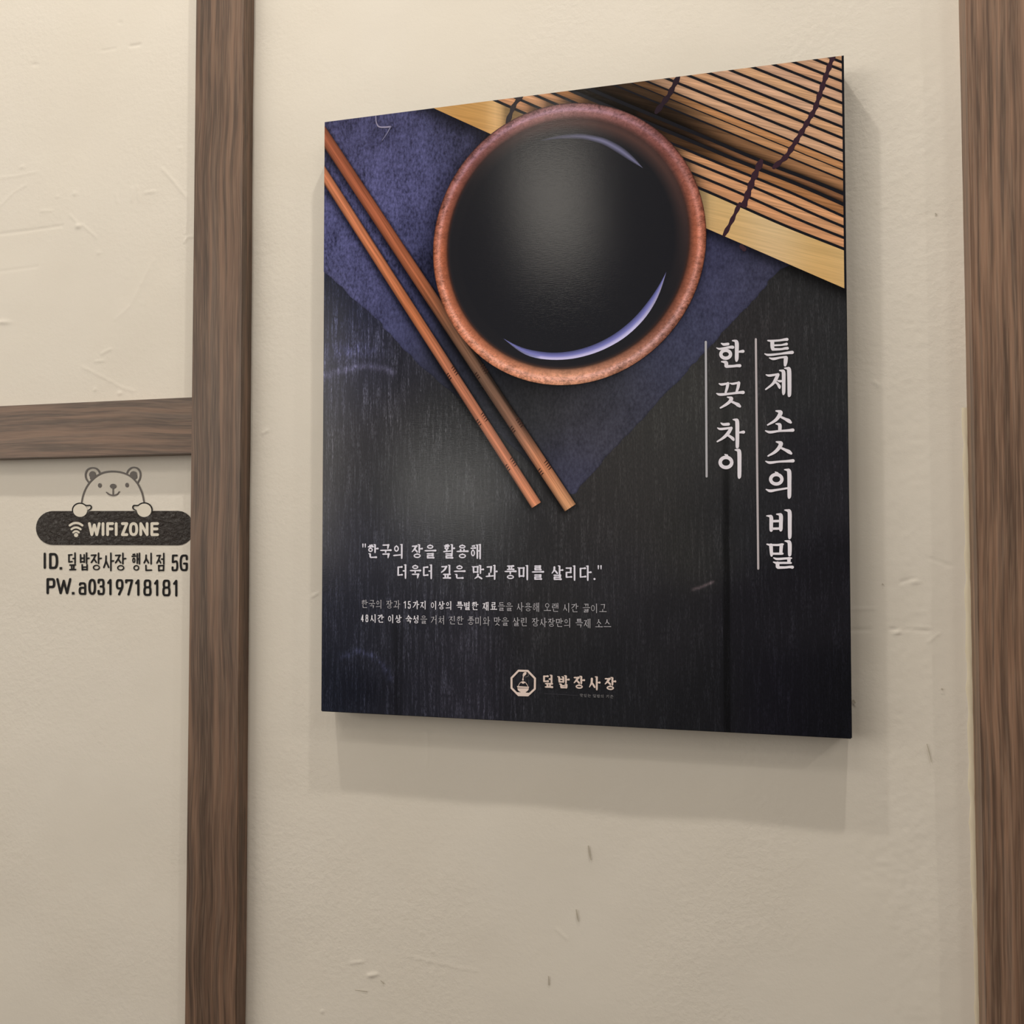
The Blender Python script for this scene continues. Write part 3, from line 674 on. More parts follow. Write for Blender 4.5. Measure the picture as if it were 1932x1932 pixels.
head_col1 = [
 (O4, S4, [[(1245, 218, 14), (1310, 224, 20), (1450, 216, 19), (1550, 200, 24), (1592, 197, 28)], [(1325, 240, 36), (1325, 330, 34), (1335, 372, 32)], [(1355, 306, 18), (1480, 300, 16), (1540, 290, 20), (1583, 282, 26)],
           [(1335, 378, 26), (1480, 376, 20), (1550, 362, 23), (1600, 358, 27)], [(1188, 460, 10), (1260, 480, 22), (1450, 462, 18), (1600, 442, 25), (1688, 434, 30)], [(1272, 535, 10), (1345, 552, 24), (1470, 528, 18), (1570, 518, 22)],
           [(1572, 532, 37), (1566, 610, 35), (1558, 668, 24)]]),
 (O4, S4, [[(1212, 842, 10), (1275, 856, 22), (1420, 833, 18)], [(1428, 840, 29), (1390, 920, 32), (1330, 1010, 24), (1205, 1108, 14)], [(1365, 965, 18), (1420, 1005, 22), (1450, 1050, 28), (1458, 1082, 18)],
           [(1425, 950, 14), (1462, 958, 22), (1510, 955, 18)], [(1458, 763, 12), (1502, 770, 24), (1530, 800, 34), (1532, 980, 33), (1532, 1150, 31), (1527, 1192, 20)], [(1550, 722, 12), (1602, 728, 26), (1630, 757, 38), (1636, 980, 37), (1636, 1190, 34), (1628, 1230, 20)]]),
 (O4, S4, [[(1392, 1500, 12), (1450, 1512, 28), (1475, 1535, 40), (1440, 1605, 34), (1370, 1680, 27), (1240, 1756, 14)], [(1465, 1602, 18), (1560, 1648, 25), (1622, 1680, 35), (1660, 1710, 22)],
           [(1390, 1735, 10), (1435, 1742, 24), (1462, 1762, 33), (1462, 1850, 31)], [(1200, 1862, 10), (1280, 1888, 24), (1440, 1868, 19), (1600, 1858, 23), (1698, 1850, 31)]]),
 (O5, S4, [[(1398, 518, 12), (1455, 532, 28), (1482, 552, 38), (1450, 622, 34), (1370, 705, 27), (1248, 776, 14)], [(1470, 622, 18), (1560, 665, 25), (1625, 698, 34), (1668, 730, 22)],
           [(1205, 872, 10), (1280, 897, 24), (1440, 880, 19), (1600, 871, 23), (1702, 864, 31)]]),
 (O5, S4, [('o', 1397, 1200, 102, 86, 31), [(1378, 1068, 10), (1416, 1090, 22)], [(1548, 1025, 10), (1600, 1033, 24), (1632, 1065, 38), (1636, 1280, 36), (1635, 1495, 34), (1630, 1538, 20)],
           [(1212, 1385, 10), (1285, 1412, 26), (1400, 1395, 20), (1600, 1362, 17)]]),
 (O6, S6, [[(930, 572, 12), (985, 578, 24), (1020, 602, 38), (1020, 740, 37), (1020, 850, 35), (1018, 868, 26)], [(1130, 538, 12), (1182, 545, 25), (1216, 572, 40), (1216, 740, 38), (1215, 840, 36), (1213, 866, 24)],
           [(1040, 680, 25), (1190, 676, 25)], [(1040, 832, 24), (1190, 828, 24)], [(1295, 455, 12), (1352, 465, 26), (1392, 500, 40), (1395, 740, 39), (1396, 980, 36), (1390, 1025, 22)]]),
 (O6, S6, [[(935, 1145, 14), (990, 1158, 20), (1150, 1162, 22), (1235, 1152, 24), (1262, 1147, 16)], [(1015, 1168, 38), (1025, 1330, 32), (1028, 1375, 24)], [(1225, 1165, 36), (1215, 1320, 32)], [(1040, 1338, 22), (1200, 1338, 23), (1252, 1337, 20)],
           [(1300, 1080, 12), (1352, 1090, 26), (1392, 1127, 40), (1395, 1340, 36), (1388, 1370, 22)], [(1070, 1422, 12), (1140, 1445, 24), (1300, 1436, 22), (1400, 1430, 20), (1430, 1428, 14)], [(1380, 1440, 36), (1378, 1515, 32)],
           [(1068, 1508, 12), (1130, 1524, 22), (1300, 1524, 22), (1418, 1526, 20)], [(1148, 1532, 38), (1150, 1600, 38)], [(1158, 1618, 28), (1300, 1616, 24), (1400, 1606, 26), (1448, 1612, 32)]]),
]
for grp in (head_col2, head_col1):
    fl = Flat()
    for off, s, st in grp: px(off, s, st, fl, K(INKW, (off[1] + st[-1][0][1] / s) if st[-1][0] != 'o' else off[1] + 60))
    fl.build('printed_headline', YF - 0.00044, MP['ink'], poster)

# ------------------------------------------------------------------ a small lettering engine: Korean syllables from their letters, Latin letters and digits
CHO = 'ㄱㄲㄴㄷㄸㄹㅁㅂㅃㅅㅆㅇㅈㅉㅊㅋㅌㅍㅎ'
JUNG = 'ㅏㅐㅑㅒㅓㅔㅕㅖㅗㅘㅙㅚㅛㅜㅝㅞㅟㅠㅡㅢㅣ'
JONG = [''] + list('ㄱㄲ') + ['ㄱㅅ', 'ㄴ', 'ㄴㅈ', 'ㄴㅎ', 'ㄷ', 'ㄹ', 'ㄹㄱ', 'ㄹㅁ', 'ㄹㅂ', 'ㄹㅅ', 'ㄹㅌ', 'ㄹㅍ', 'ㄹㅎ', 'ㅁ', 'ㅂ', 'ㅂㅅ', 'ㅅ', 'ㅆ', 'ㅇ', 'ㅈ', 'ㅊ', 'ㅋ', 'ㅌ', 'ㅍ', 'ㅎ']
def cons(c, pos):
    """strokes of one consonant in a unit box; pos: 's' beside an upright vowel, 't' above a flat vowel, 'b' final"""
    if c == 'ㄱ': return [('h', 0, .06, 1, .02), ('d', .95, .04, .62 if pos == 's' else .9, .55, .0 if pos == 's' else .86, 1.0)]
    if c == 'ㄴ': return [('v', .06, 0, .08, .92), ('h', .08, .95, 1, .90)]
    if c == 'ㄷ': return [('h', 0, .04, .95, .0), ('w', .1, .04, .1, .95), ('h', .1, .96, 1, .90)]
    if c == 'ㄹ': return [('h', 0, .0, .92, .0), ('w', .9, .0, .88, .48), ('h', .03, .48, .9, .46), ('w', .1, .48, .1, .98), ('h', .1, .99, 1, .95)]
    if c == 'ㅁ': return [('v', .06, 0, .1, 1), ('h', .06, .04, .95, .02), ('w', .92, .02, .88, .95), ('h', .1, .92, .9, .9)]
    if c == 'ㅂ': return [('v', .08, 0, .1, 1), ('v', .9, 0, .9, 1), ('g', .1, .46, .9, .45), ('g', .1, .93, .9, .92)]
    if c == 'ㅅ': return [('p', .46, 0, .4, .5, 0, 1), ('n', .45, .42, 1, 1)]
    if c == 'ㅇ': return [('o', .5, .5, .5, .5)]
    if c == 'ㅈ': return [('h', 0, .06, .92, .03), ('p', .78, .05, .45, .55, 0, 1), ('n', .48, .5, 1, 1)]
    if c == 'ㅊ': return [('h', .28, -.02, .75, -.04)] + [tuple([s[0]] + [q if i % 2 == 0 else .24 + q * .76 for i, q in enumerate(s[1:])]) for s in cons('ㅈ', pos)]
    if c == 'ㅋ': return cons('ㄱ', pos) + [('h', 0, .5, .8, .45)]
    if c == 'ㅌ': return [('h', 0, .02, .95, 0), ('w', .1, .02, .1, .95), ('h', .1, .48, .95, .46), ('h', .1, .96, 1, .92)]
    if c == 'ㅍ': return [('h', 0, .06, 1, .02), ('w', .3, .06, .34, .9), ('w', .72, .04, .68, .9), ('h', -.02, .96, 1.04, .92)]
    if c == 'ㅎ': return [('h', .28, -.06, .78, -.10), ('h', .0, .17, 1, .13), ('o', .5, .68, .43, .34)]
    if c in 'ㄲㄸㅃㅆㅉ': 
        b = {'ㄲ': 'ㄱ', 'ㄸ': 'ㄷ', 'ㅃ': 'ㅂ', 'ㅆ': 'ㅅ', 'ㅉ': 'ㅈ'}[c]; r = []
        for o in (0, .53):
            r += [tuple([s[0]] + [(o + q * .46 if i % 2 == 0 else q) if s[0] != 'o' else q for i, q in enumerate(s[1:])]) for s in cons(b, pos)]
        return r
    return []
def cluster(c, pos):
    if len(c) == 1: return cons(c, pos)
    r = []
    for o, k in ((0, c[0]), (.55, c[1])):
        for s in cons(k, pos):
            if s[0] == 'o': r.append(('o', o + s[1] * .45, s[2], s[3] * .45, s[4]))
            else: r.append(tuple([s[0]] + [o + q * .45 if i % 2 == 0 else q for i, q in enumerate(s[1:])]))
    return r
def syllable(ch):
    """strokes in an em box (x right, y down, 0..1)"""
    k = ord(ch) - 0xAC00; ci, ji, fi = k // 588, (k % 588) // 28, k % 28
    c, v, f = CHO[ci], JUNG[ji], JONG[fi]; out = []
    def place(ss, x0, y0, x1, y1):
        w, h = x1 - x0, y1 - y0
        for s in ss:
            if s[0] == 'o': out.append(('o', x0 + s[1] * w, y0 + s[2] * h, s[3] * w, s[4] * h))
            else: out.append(tuple([s[0]] + [(x0 + q * w if i % 2 == 0 else y0 + q * h) for i, q in enumerate(s[1:])]))
    up = v in 'ㅏㅐㅑㅒㅓㅔㅕㅖㅣ'; mixed = v in 'ㅘㅙㅚㅝㅞㅟㅢ'
    if up:
        y1 = .56 if f else .82; vb = .60 if f else 1.0; two = v in 'ㅐㅔㅒㅖ'
        xr = .46 if v in 'ㅓㅕㅔㅖ' else (.52 if not two else .43)
        place(cons(c, 's'), .04, .10 if f else .16, xr, y1 - (.02 if f else 0))
        ym = .32 if f else .46
        if two:
            xa, xb = .63, .88; out.append(('v', xa, .03, xa, vb - .03)); out.append(('v', xb, 0, xb, vb))
            out.append(('g', xa, ym, xb, ym) if v in 'ㅐㅒ' else ('g', xa - .16, ym, xa, ym))
        else:
            xv = .72 if v in 'ㅏㅑ' else .80; out.append(('v', xv, 0, xv, vb))
            if v == 'ㅏ': out.append(('h', xv, ym, .98, ym - .02))
            if v == 'ㅓ': out.append(('g', xv - .24, ym, xv, ym))
            if v == 'ㅕ': out.append(('g', xv - .24, ym - .12, xv, ym - .12)); out.append(('g', xv - .24, ym + .10, xv, ym + .10))
        if f: place(cluster(f, 'b'), .20, .68, .84, .98)
    elif mixed:
        yb = .50 if f else .80; place(cons(c, 't'), .08, .06 if f else .10, .50, .34 if f else .52)
        out.append(('g', .0, yb + .02, .66, yb - .03)); out.append(('v', .80, 0, .80, .60 if f else 1.0))
        if v in 'ㅘㅙㅚ': out.append(('w', .30, yb - (.10 if f else .2), .30, yb))
        if v in 'ㅝㅞㅟ': out.append(('w', .34, yb, .32, yb + .2))
        if v == 'ㅘ': out.append(('h', .80, .28 if f else .46, .99, .27 if f else .44))
        if f: place(cluster(f, 'b'), .20, .68, .84, .98)
    else:
        if f: yt, yb = .30, (.50 if v in 'ㅗㅛ' else .44 if v in 'ㅜㅠ' else .46)
        else: yt, yb = .52, (.88 if v in 'ㅗㅛ' else .66 if v in 'ㅜㅠ' else .84)
        if v in 'ㅗㅛ' and f: yt = .27
        place(cons(c, 't'), .22, .03, .78, yt)
        out.append(('h', 0, yb, 1, yb - .02)); d = .13 if f else .26
        if v == 'ㅗ': out.append(('w', .5, yb - d, .5, yb))
        if v == 'ㅛ': out += [('w', .34, yb - d, .36, yb), ('w', .66, yb - d, .64, yb)]
        if v == 'ㅜ': out.append(('w', .5, yb, .5, yb + d))
        if v == 'ㅠ': out += [('w', .34, yb, .32, yb + d), ('w', .66, yb, .68, yb + d)]
        if f: place(cluster(f, 'b'), .20, .68 if v not in 'ㅜ' else .70, .82, .98)
    return out
def rnd(P, r, closed=False, n=5):
    P = [np.array(p, float) for p in P]; out = []; N = len(P)
    for i, p in enumerate(P):
        if not closed and i in (0, N - 1): out.append(p); continue
        a, b = P[i - 1], P[(i + 1) % N]; la, lb = np.hypot(*(a - p)), np.hypot(*(b - p)); q = min(r, la * .5, lb * .5)
        s, e = p + (a - p) / la * q, p + (b - p) / lb * q
        for k in range(n + 1): t = k / n; out.append((1 - t) ** 2 * s + 2 * t * (1 - t) * p + t * t * e)
    if closed: out.append(out[0])
    return [tuple(o) for o in out]
LAT = {'I': [[(.5, 0), (.5, 1)]], '1': [[(.0, .2), (.75, 0), (.75, 1)]], 'D': [[(0, 0), (0, 1)], rnd([(0, 0), (1, 0), (1, 1), (0, 1)], .45)],
       'G': [rnd([(1, .25), (1, 0), (0, 0), (0, 1), (1, 1), (1, .55)], .42), [(1, .55), (.55, .55)]], '5': [[(.92, 0), (.08, 0), (.04, .45)], rnd([(.04, .45), (1, .36), (1, 1), (0, 1), (0, .8)], .36)],
       'P': [[(0, 0), (0, 1)], rnd([(0, 0), (1, 0), (1, .56), (0, .56)], .36)], 'W': [[(0, 0), (.25, 1), (.5, .12), (.75, 1), (1, 0)]],
       'a': [rnd([(.04, .14), (.1, 0), (1, 0), (1, 1)], .3), rnd([(1, .42), (0, .42), (0, 1), (1, 1)], .26)], '0': [rnd([(0, 0), (1, 0), (1, 1), (0, 1)], .48, True)],
       '3': [rnd([(0, .2), (0, 0), (.94, 0), (.94, .47), (.4, .47)], .36), rnd([(.4, .47), (1, .47), (1, 1), (0, 1), (0, .78)], .38)],
       '9': [rnd([(0, 0), (1, 0), (1, .58), (0, .58)], .42, True), [(1, .32), (.96, .52), (.4, 1)]], '7': [[(0, .14), (0, 0), (1, 0), (.38, 1)]],
       '8': [rnd([(.06, 0), (.94, 0), (.94, .47), (.06, .47)], .36, True), rnd([(0, .47), (1, .47), (1, 1), (0, 1)], .40, True)],
       'F': [[(0, 0), (0, 1)], [(0, 0), (1, 0)], [(0, .48), (.88, .48)]], 'Z': [[(0, 0), (1, 0), (0, 1), (1, 1)]], 'O': [rnd([(0, 0), (1, 0), (1, 1), (0, 1)], .48, True)],
       'N': [[(0, 1), (0, 0), (1, 1), (1, 0)]], 'E': [[(1, 0), (0, 0), (0, 1), (1, 1)], [(0, .48), (.9, .48)]], '4': [[(.68, 1), (.68, 0), (0, .72), (1, .72)]]}
def draw(fl, strokes, M, w, serif, col=None, asp=1.0):
    """strokes in em box; M maps (u, v) to the frame; w radius in the frame's unit"""
    k = 1.0
    for s in strokes:
        t = s[0]
        if t == 'o':
            cx_, cy_ = M(s[1], s[2]); ex, ey = M(s[1] + s[3], s[2] + s[4]); rx, ry = abs(ex - cx_) - w * .55, abs(ey - cy_) - w * .55
            fl.ring(cx_, cy_, max(rx, w * 1.3), max(ry, w * 1.3), w * .80, n=20, col=col)
            if serif: a = M(s[1], s[2] - s[4]); fl.disk(a[0], a[1], w * .85, n=8, col=col)
            continue
        P = [M(s[i], s[i + 1]) for i in range(1, len(s), 2)]
        if not serif:
            fl.stroke([(*p, w) for p in P], smooth=len(P) > 2, col=col, sub=3, n=8); continue
        a, b = np.array(P[0]), np.array(P[-1])
        if t in 'hg':
            d = b - a; e = [(*(a), w * .5), (*(a + d * .16), w * .92), (*(a + d * .6), w * .78)]
            e.append((*b, w * (1.25 if t == 'h' else .85))); fl.stroke(e, col=col, sub=2, n=8)
        elif t == 'v':
            up = (b - a); up = up / np.hypot(*up); side = np.array([-1.0, 0]) 
            fl.stroke([(*(a + side * w * 1.9), w * .45), (*(a + up * w * .5), w * 1.0), (*(a + up * w * 1.6), w * 1.12), (*(b - up * w), w * 1.05), (*b, w * .7)], col=col, sub=2, n=8)
        elif t == 'w': fl.stroke([(*a, w * 1.1), (*b, w * 1.05)], col=col, n=8)
        elif t == 'd': fl.stroke([(*P[0], w * 1.25), (*P[1], w * 1.15), (*P[2], w * .75)], col=col, sub=3, n=8)
        elif t == 'p': fl.stroke([(*P[0], w * 1.3), (*P[1], w * 1.15), (*P[2], w * .5)], col=col, sub=3, n=8)
        elif t == 'n': fl.stroke([(*a, w * .7), (*(a * .45 + b * .55), w * 1.1), (*b, w * 1.0)], col=col, sub=2, n=8)
ADV = {' ': .40, '"': .36, '.': .34}
def adv(c): return ADV.get(c, 1.0 if ord(c) >= 0xAC00 else (.58 if c in '1' else .62))
def line(text, p0, p1, hpx, wpx, col, y, name='printed_text', runs=None, fill=.92, extra=0.0):
    """a straight line of print on the canvas from pixel p0 (left, middle height) to p1 (right)"""
    xa, za = unp(p0[0], p0[1], YF); xb, zb = unp(p1[0], p1[1], YF); xa, xb, zc = float(xa), float(xb), float(za + zb) / 2
    sc0 = 0.000470                              # metres per pixel near the text, scaled below by depth
    def mpp(xx, zz):
        p = proj(np.array(xx), np.array(zz), YF); q = unp(p[0], p[1] + 1.0, YF); return abs(float(q[1]) - zz)
    h = hpx * mpp((xa + xb) / 2, zc); tot = sum(adv(c) + extra for c in text) - extra - (1 - fill) ; u = (xb - xa) / tot
    fls = {}; x = xa
    for i, c in enumerate(text):
        bold = runs[i] if runs else 1
        fl = fls.setdefault(bold, Flat()); w = wpx * (1 if bold else .68) * mpp(x, zc)
        colr = K(col if bold else tuple(.80 * q for q in col), p0[1])
        gw = adv(c) * u * (fill if ord(c) >= 0xAC00 else .8)
        M = lambda a, b, x=x, gw=gw: (x + (a * (gw - 2 * w)) + w, zc + h / 2 - w - b * (h - 2 * w))
        if c == '"':
            for o in (.15, .80): fl.stroke([(x + o * gw, zc + h * .47, w * .9), (x + o * gw, zc + h * .27, w * .6)], col=colr, n=8)
        elif c == '.': fl.disk(x + gw * .4, zc - h * .38, w * 1.35, col=colr)
        elif c in LAT:
            gw2 = gw * .78
            for st in LAT[c]: fl.stroke([(x + w + a * (gw2 - 2 * w), zc + h * .42 - w - b * (h * .86 - 2 * w), w) for a, b in st], smooth=False, col=colr, n=8)
        elif ord(c) >= 0xAC00: draw(fl, syllable(c), M, w, True, colr)
        x += (adv(c) + extra) * u
    for b, fl in fls.items(): fl.build(name, y, MP['ink'], poster, pix=False)
YT = YF - 0.00046
line('"한국의 장을 활용해', (684, 1040.2), (910, 1040.2), 28.6, 1.50, (206, 200, 202), YT, 'printed_quote')
line('더욱더 깊은 맛과 풍미를 살리다."', (748.6, 1079), (1135.5, 1080.2), 28.6, 1.50, (206, 200, 202), YT, 'printed_quote')
t1 = '한국의 장과 15가지 이상의 특별한 재료들을 사용해 오랜 시간 끓이고'
b0 = t1.index('15'); b1 = t1.index('들을'); line(t1, (682, 1141.5), (1144.5, 1145.6), 16.8, .86, (204, 198, 196), YT, 'printed_text', [1 if b0 <= i < b1 else 0 for i in range(len(t1))])
t2 = '48시간 이상 숙성을 거쳐 진한 풍미와 맛을 살린 장사장만의 특제 소스'
b1 = t2.index('을 거'); line(t2, (681.5, 1169), (1153, 1174), 16.8, .86, (204, 198, 196), YT, 'printed_text', [1 if i < b1 else 0 for i in range(len(t2))])
line('덮밥장사장', (1023.5, 1285.5), (1163, 1289.5), 27.0, 1.65, (196, 176, 160), YT, 'printed_shop_name', fill=.80)
line('맛있는 덮밥의 기준', (1094, 1312.2), (1157.5, 1313.6), 6.6, .42, (98, 95, 92), YT, 'printed_caption')
# emblem: octagon with bowl, spoon and drop
EC = K((200, 180, 164), 1290); fl = Flat()
E = lambda x, y: (940 + x / 8.05, 1230 + y / 8.05)
octo = [(308, 285), (448, 288), (558, 402), (556, 562), (450, 660), (308, 656), (202, 548), (202, 395)]
fl.stroke([(*E(x, y), 15 / 8.05) for x, y in octo + [octo[0]]], smooth=False, col=EC)
fl.poly([E(*p) for p in [(262, 610), (495, 622), (450, 668), (308, 664)]], [EC] * 4)
fl.poly([E(*p) for p in [(283, 518), (470, 530), (464, 546), (292, 542)]], [EC] * 4)
N = 16; fl.poly([E(378 + 86 * math.cos(math.pi * k / N), 552 + 64 * math.sin(math.pi * k / N)) for k in range(N + 1)], [EC] * (N + 1))
fl.poly([E(*p) for p in [(350, 595), (410, 598), (428, 625), (332, 622)]], [EC] * 4)
fl.stroke([(*E(x, y), r / 8.05) for x, y, r in [(302, 520, 4), (325, 480, 4), (350, 458, 5), (378, 452, 6), (406, 460, 5), (430, 484, 4), (450, 524, 4)]], col=EC)
fl.poly([E(*p) for p in [(352, 470), (368, 446), (390, 446), (406, 472), (378, 484)]], [EC] * 5)
fl.stroke([(*E(376, 425), 12 / 8.05), (*E(378, 400), 7 / 8.05), (*E(382, 378), 6 / 8.05)], col=EC)
fl.stroke([(*E(382, 372), 8 / 8.05), (*E(388, 352), 17 / 8.05), (*E(404, 330), 22 / 8.05), (*E(420, 316), 10 / 8.05)], col=EC)
ed = K((110, 104, 98), 1290)
fl.stroke([(*E(450, 322), 3 / 8.05), (*E(460, 350), 4 / 8.05), (*E(446, 374), 4 / 8.05), (*E(410, 382), 3 / 8.05)], col=ed)
fl.stroke([(*E(700, 632), 2.2 / 8.05), (*E(1205, 660), 2.2 / 8.05)], col=K((62, 60, 62), 1310))
fl.build('printed_emblem', YT, MP['ink'], poster)

# ------------------------------------------------------------------ wooden trim boards on the wall
def trim(name, quad_px, t, mat, label, grow=None, top_px=None):
    """quad_px: pixels of the board's front face (tl, tr, br, bl)"""
    q = [tuple(float(v) for v in unp(x, y, -t)) for x, y in quad_px]
    if grow: q = grow(q)
    o = link(name, prism(name, q, -t, 0.004, 0.0006), mat); o['kind'] = 'structure'; o['label'] = label
    return o
def vert(q):                               # run the upright from floor to ceiling along its own edges
    (ax, az), (bx, bz), (cx_, cz), (dx, dz) = q
    def ext(x0, z0, x1, z1, z): return (x0 + (x1 - x0) * (z - z0) / (z1 - z0), z)
    top, bot = TOPZ + 1.28, 0.02
    f = lambda v: max(min(v, .9), -.9)
    l0, l1 = ext(ax, az, dx, dz, TOPZ + 0.3), ext(ax, az, dx, dz, TOPZ - 1.05)
    r0, r1 = ext(bx, bz, cx_, cz, TOPZ + 0.3), ext(bx, bz, cx_, cz, TOPZ - 1.05)
    return [(l0[0], top), (r0[0], top), (r1[0], bot), (l1[0], bot)]
T1 = 0.0185
trim_1 = trim('trim_1', [(370.2, 0), (460.5, 0), (446.5, 1932), (348.2, 1932)], T1, M_woodL, 'upright walnut board left of the dark canvas sign', vert)
def left_run(q):
    (ax, az), (bx, bz), (cx_, cz), (dx, dz) = q
    return [(-2.9, az), (bx + 0.004, bz), (cx_ + 0.004, cz), (-2.9, dz)]
trim_2 = trim('trim_2', [(0, 765.5), (361, 749.5), (359, 855.5), (0, 861.5)], T1 - 0.0008, M_woodH, 'level walnut board above the bear notice', left_run)
def right_run(q):
    q = vert(q); return [q[0], (0.86, q[1][1]), (0.86, q[2][1]), q[3]]
T3 = 0.026
trim_3 = trim('trim_3', [(1817, 0), (1932, 0), (1932, 1932), (1865.5, 1932)], T3, M_woodR, 'wide upright walnut board at the right edge', right_run)
# caulk beads where boards meet the paint
def strip_px(name, pts, w0, w1, mat, y=-0.0006):
    fl = Flat(); A = [(x - w0, yy) for x, yy in pts]; B = [(x + w1, yy) for x, yy in pts]
    fl.strip(A, B, [None] * len(A), [None] * len(A)); return fl
M_caulk = mat_plain('yellowed_caulk', (0.69, 0.62, 0.485), 0.6)
def bead(pts, r, name, label):
    V = []; Fc = []; n = 6
    for i, (x, yy) in enumerate(pts):
        X0, Z0 = (float(v) for v in unp(x, yy, 0.0)); rr = r * (1 + .25 * math.sin(i * 1.7) + .15 * math.sin(i * 3.9))
        for k in range(n): a = math.pi * k / (n - 1); V.append((X0 - math.cos(a) * rr * 1.6, 0.0006 - math.sin(a) * 0.0016, Z0))
    for i in range(len(pts) - 1):
        for k in range(n - 1): a = i * n + k; Fc.append((a, a + 1, a + n + 1, a + n))
    o = link(name, mesh(name, V, Fc, True), M_caulk, wall); o['label'] = label
    return o
yy = np.linspace(-60, 1990, 90)
bead([(1808.5 + 0.0200 * y - 3.0, y) for y in yy if y > 760], 0.0019, 'caulk_bead', 'yellowish caulk line along the right board')

# faint pencil marks and dirt specks on the wall
M_pencil = mat_plain('pencil_grey', (0.50, 0.455, 0.385), 0.7)
fl = Flat()
for st in [[(1110, 1596, 1.0), (1112, 1610, 1.4), (1115, 1622, .8)], [(1087, 1716, .8), (1089, 1728, 1.3), (1091, 1738, .8)], [(1035, 1842, .8), (1035.5, 1858, 1.2)], [(1749, 1404, .8), (1753, 1420, 1.0), (1757, 1438, .6)],
           [(1777, 1300, 1.6), (1778, 1301, 1.6)], [(1765, 403, 1.3), (1767, 405, 1.2)], [(1665, 1102, 1.4), (1666, 1103, 1.2)], [(1610, 1322, 2.2), (1613, 1326, 1.6)], [(670, 1868, .5), (692, 1871, .9)], [(718, 1850, .5), (724, 1856, .9)]]:
    fl = Flat(); fl.stroke(st, n=8); fl.build('scuff_mark', -0.0012, M_pencil, wall)

# ------------------------------------------------------------------ the notice on the left: vinyl letters and a bear stuck on the wall
notice = thing('wifi_notice', 'black and white bear notice reading WIFI ZONE on the cream wall under the level board', 'sticker')
def mat_vinyl():
    t = NT('embossed_black_vinyl'); n = t.noise(t.coords((1, 1, 1.5)), 170.0, 4, 0.6, 0.6); n2 = t.noise(t.coords(), 700.0, 2)
    return t.set((0.018, 0.012, 0.010), 0.27, 0.34, t.bump(n2, .15, .0006, t.bump(n, 0.8, 0.0030)))
M_vinyl = mat_vinyl(); M_black = mat_plain('black_cut_vinyl', (0.008, 0.007, 0.008), 0.50, 0.12); M_line = mat_plain('brown_black_line', (0.055, 0.036, 0.028), 0.32, 0.35)
M_cream = mat_plain('cream_vinyl', (0.77, 0.72, 0.635), 0.6, 0.25)
SO = (50.0, 860.0); SS = 6.0375
Q = lambda x, y: (SO[0] + x / SS, SO[1] + y / SS)
def q3(P, k=1.0): return [(*Q(x, y), r * k / SS) for x, y, r in P]
YS = -0.0005
def pill():
    fl = Flat(); r = 193; cy = 822; P = []
    for k in range(17): a = math.pi / 2 + math.pi * k / 16; P.append(Q(300 + 193 * math.cos(a), 822 + r * math.sin(a)))
    for k in range(13):
        a = -math.pi / 2 + math.pi * k / 12; P.append(Q(1728 + 178 * math.cos(a), 823 + (r + 3) * math.sin(a)))
    fl.poly(P); return fl.build('banner', YS, M_vinyl, notice)
o = pill(); o['label'] = 'dark embossed rounded banner'
fl = Flat()
for P in [[(712, 308, 9), (680, 262, 9), (672, 210, 9), (692, 160, 9), (740, 138, 9), (790, 145, 9), (822, 175, 9), (838, 208, 9)],
          [(1142, 198, 9), (1165, 158, 9), (1205, 134, 9), (1250, 138, 9), (1286, 170, 9), (1298, 215, 9), (1290, 260, 9), (1268, 304, 9)],
          [(628, 528, 8), (642, 455, 8), (676, 368, 8), (728, 292, 9), (800, 228, 9), (880, 190, 10), (985, 178, 10), (1090, 192, 10), (1180, 232, 9), (1252, 300, 9), (1300, 385, 9), (1326, 460, 9), (1338, 522, 9)]]:
    fl.stroke(q3(P), sub=6)
fl.build('bear_outline', YS, M_line, notice)
fl = Flat()
fl.disk(*Q(750, 215), 38 / SS, 40 / SS, 20); fl.disk(*Q(745, 250), 24 / SS, 28 / SS, 16); fl.disk(*Q(1217, 213), 40 / SS, 38 / SS, 20); fl.disk(*Q(1235, 240), 24 / SS, 26 / SS, 16)
fl.disk(*Q(833, 337), 20 / SS, 26 / SS, 18); fl.disk(*Q(1143, 333), 19 / SS, 26 / SS, 18); fl.disk(*Q(985, 346), 36 / SS, 28 / SS, 22)
fl.stroke(q3([(985, 370, 7), (985, 440, 7)])); fl.stroke(q3([(910, 415, 6), (938, 438, 7), (985, 450, 8), (1030, 438, 7), (1056, 408, 6)]))
fl.build('bear_face', YS - 0.0001, M_line, notice)
fl = Flat()
fl.ring(*Q(608, 616), 84 / SS, 76 / SS, 7 / SS, a0=math.radians(160), a1=math.radians(320))
fl.stroke(q3([(640, 545, 7), (680, 565, 7), (725, 565, 7), (738, 585, 7), (728, 605, 7), (700, 622, 5)])); fl.build('paw_outline', YS - 0.0001, M_black, notice)
fl = Flat(); fl.ring(*Q(1342, 614), 88 / SS, 78 / SS, 7 / SS, a0=math.radians(222), a1=math.radians(372)); fl.stroke(q3([(1310, 543, 7), (1268, 565, 7), (1222, 566, 7), (1210, 588, 7), (1222, 608, 7), (1248, 622, 5)]))
fl.build('paw_outline', YS - 0.0001, M_black, notice)
fl = Flat(); fl.disk(*Q(611, 622), 80 / SS, 74 / SS, 28); fl.build('paw', YS - 0.0002, M_cream, notice)['label'] = 'cream round paw'
fl = Flat(); fl.disk(*Q(1340, 621), 82 / SS, 76 / SS, 28); fl.build('paw', YS - 0.0002, M_cream, notice)['label'] = 'cream round paw'
fl = Flat(); fl.disk(*Q(565, 902), 24 / SS, 24 / SS, 18)
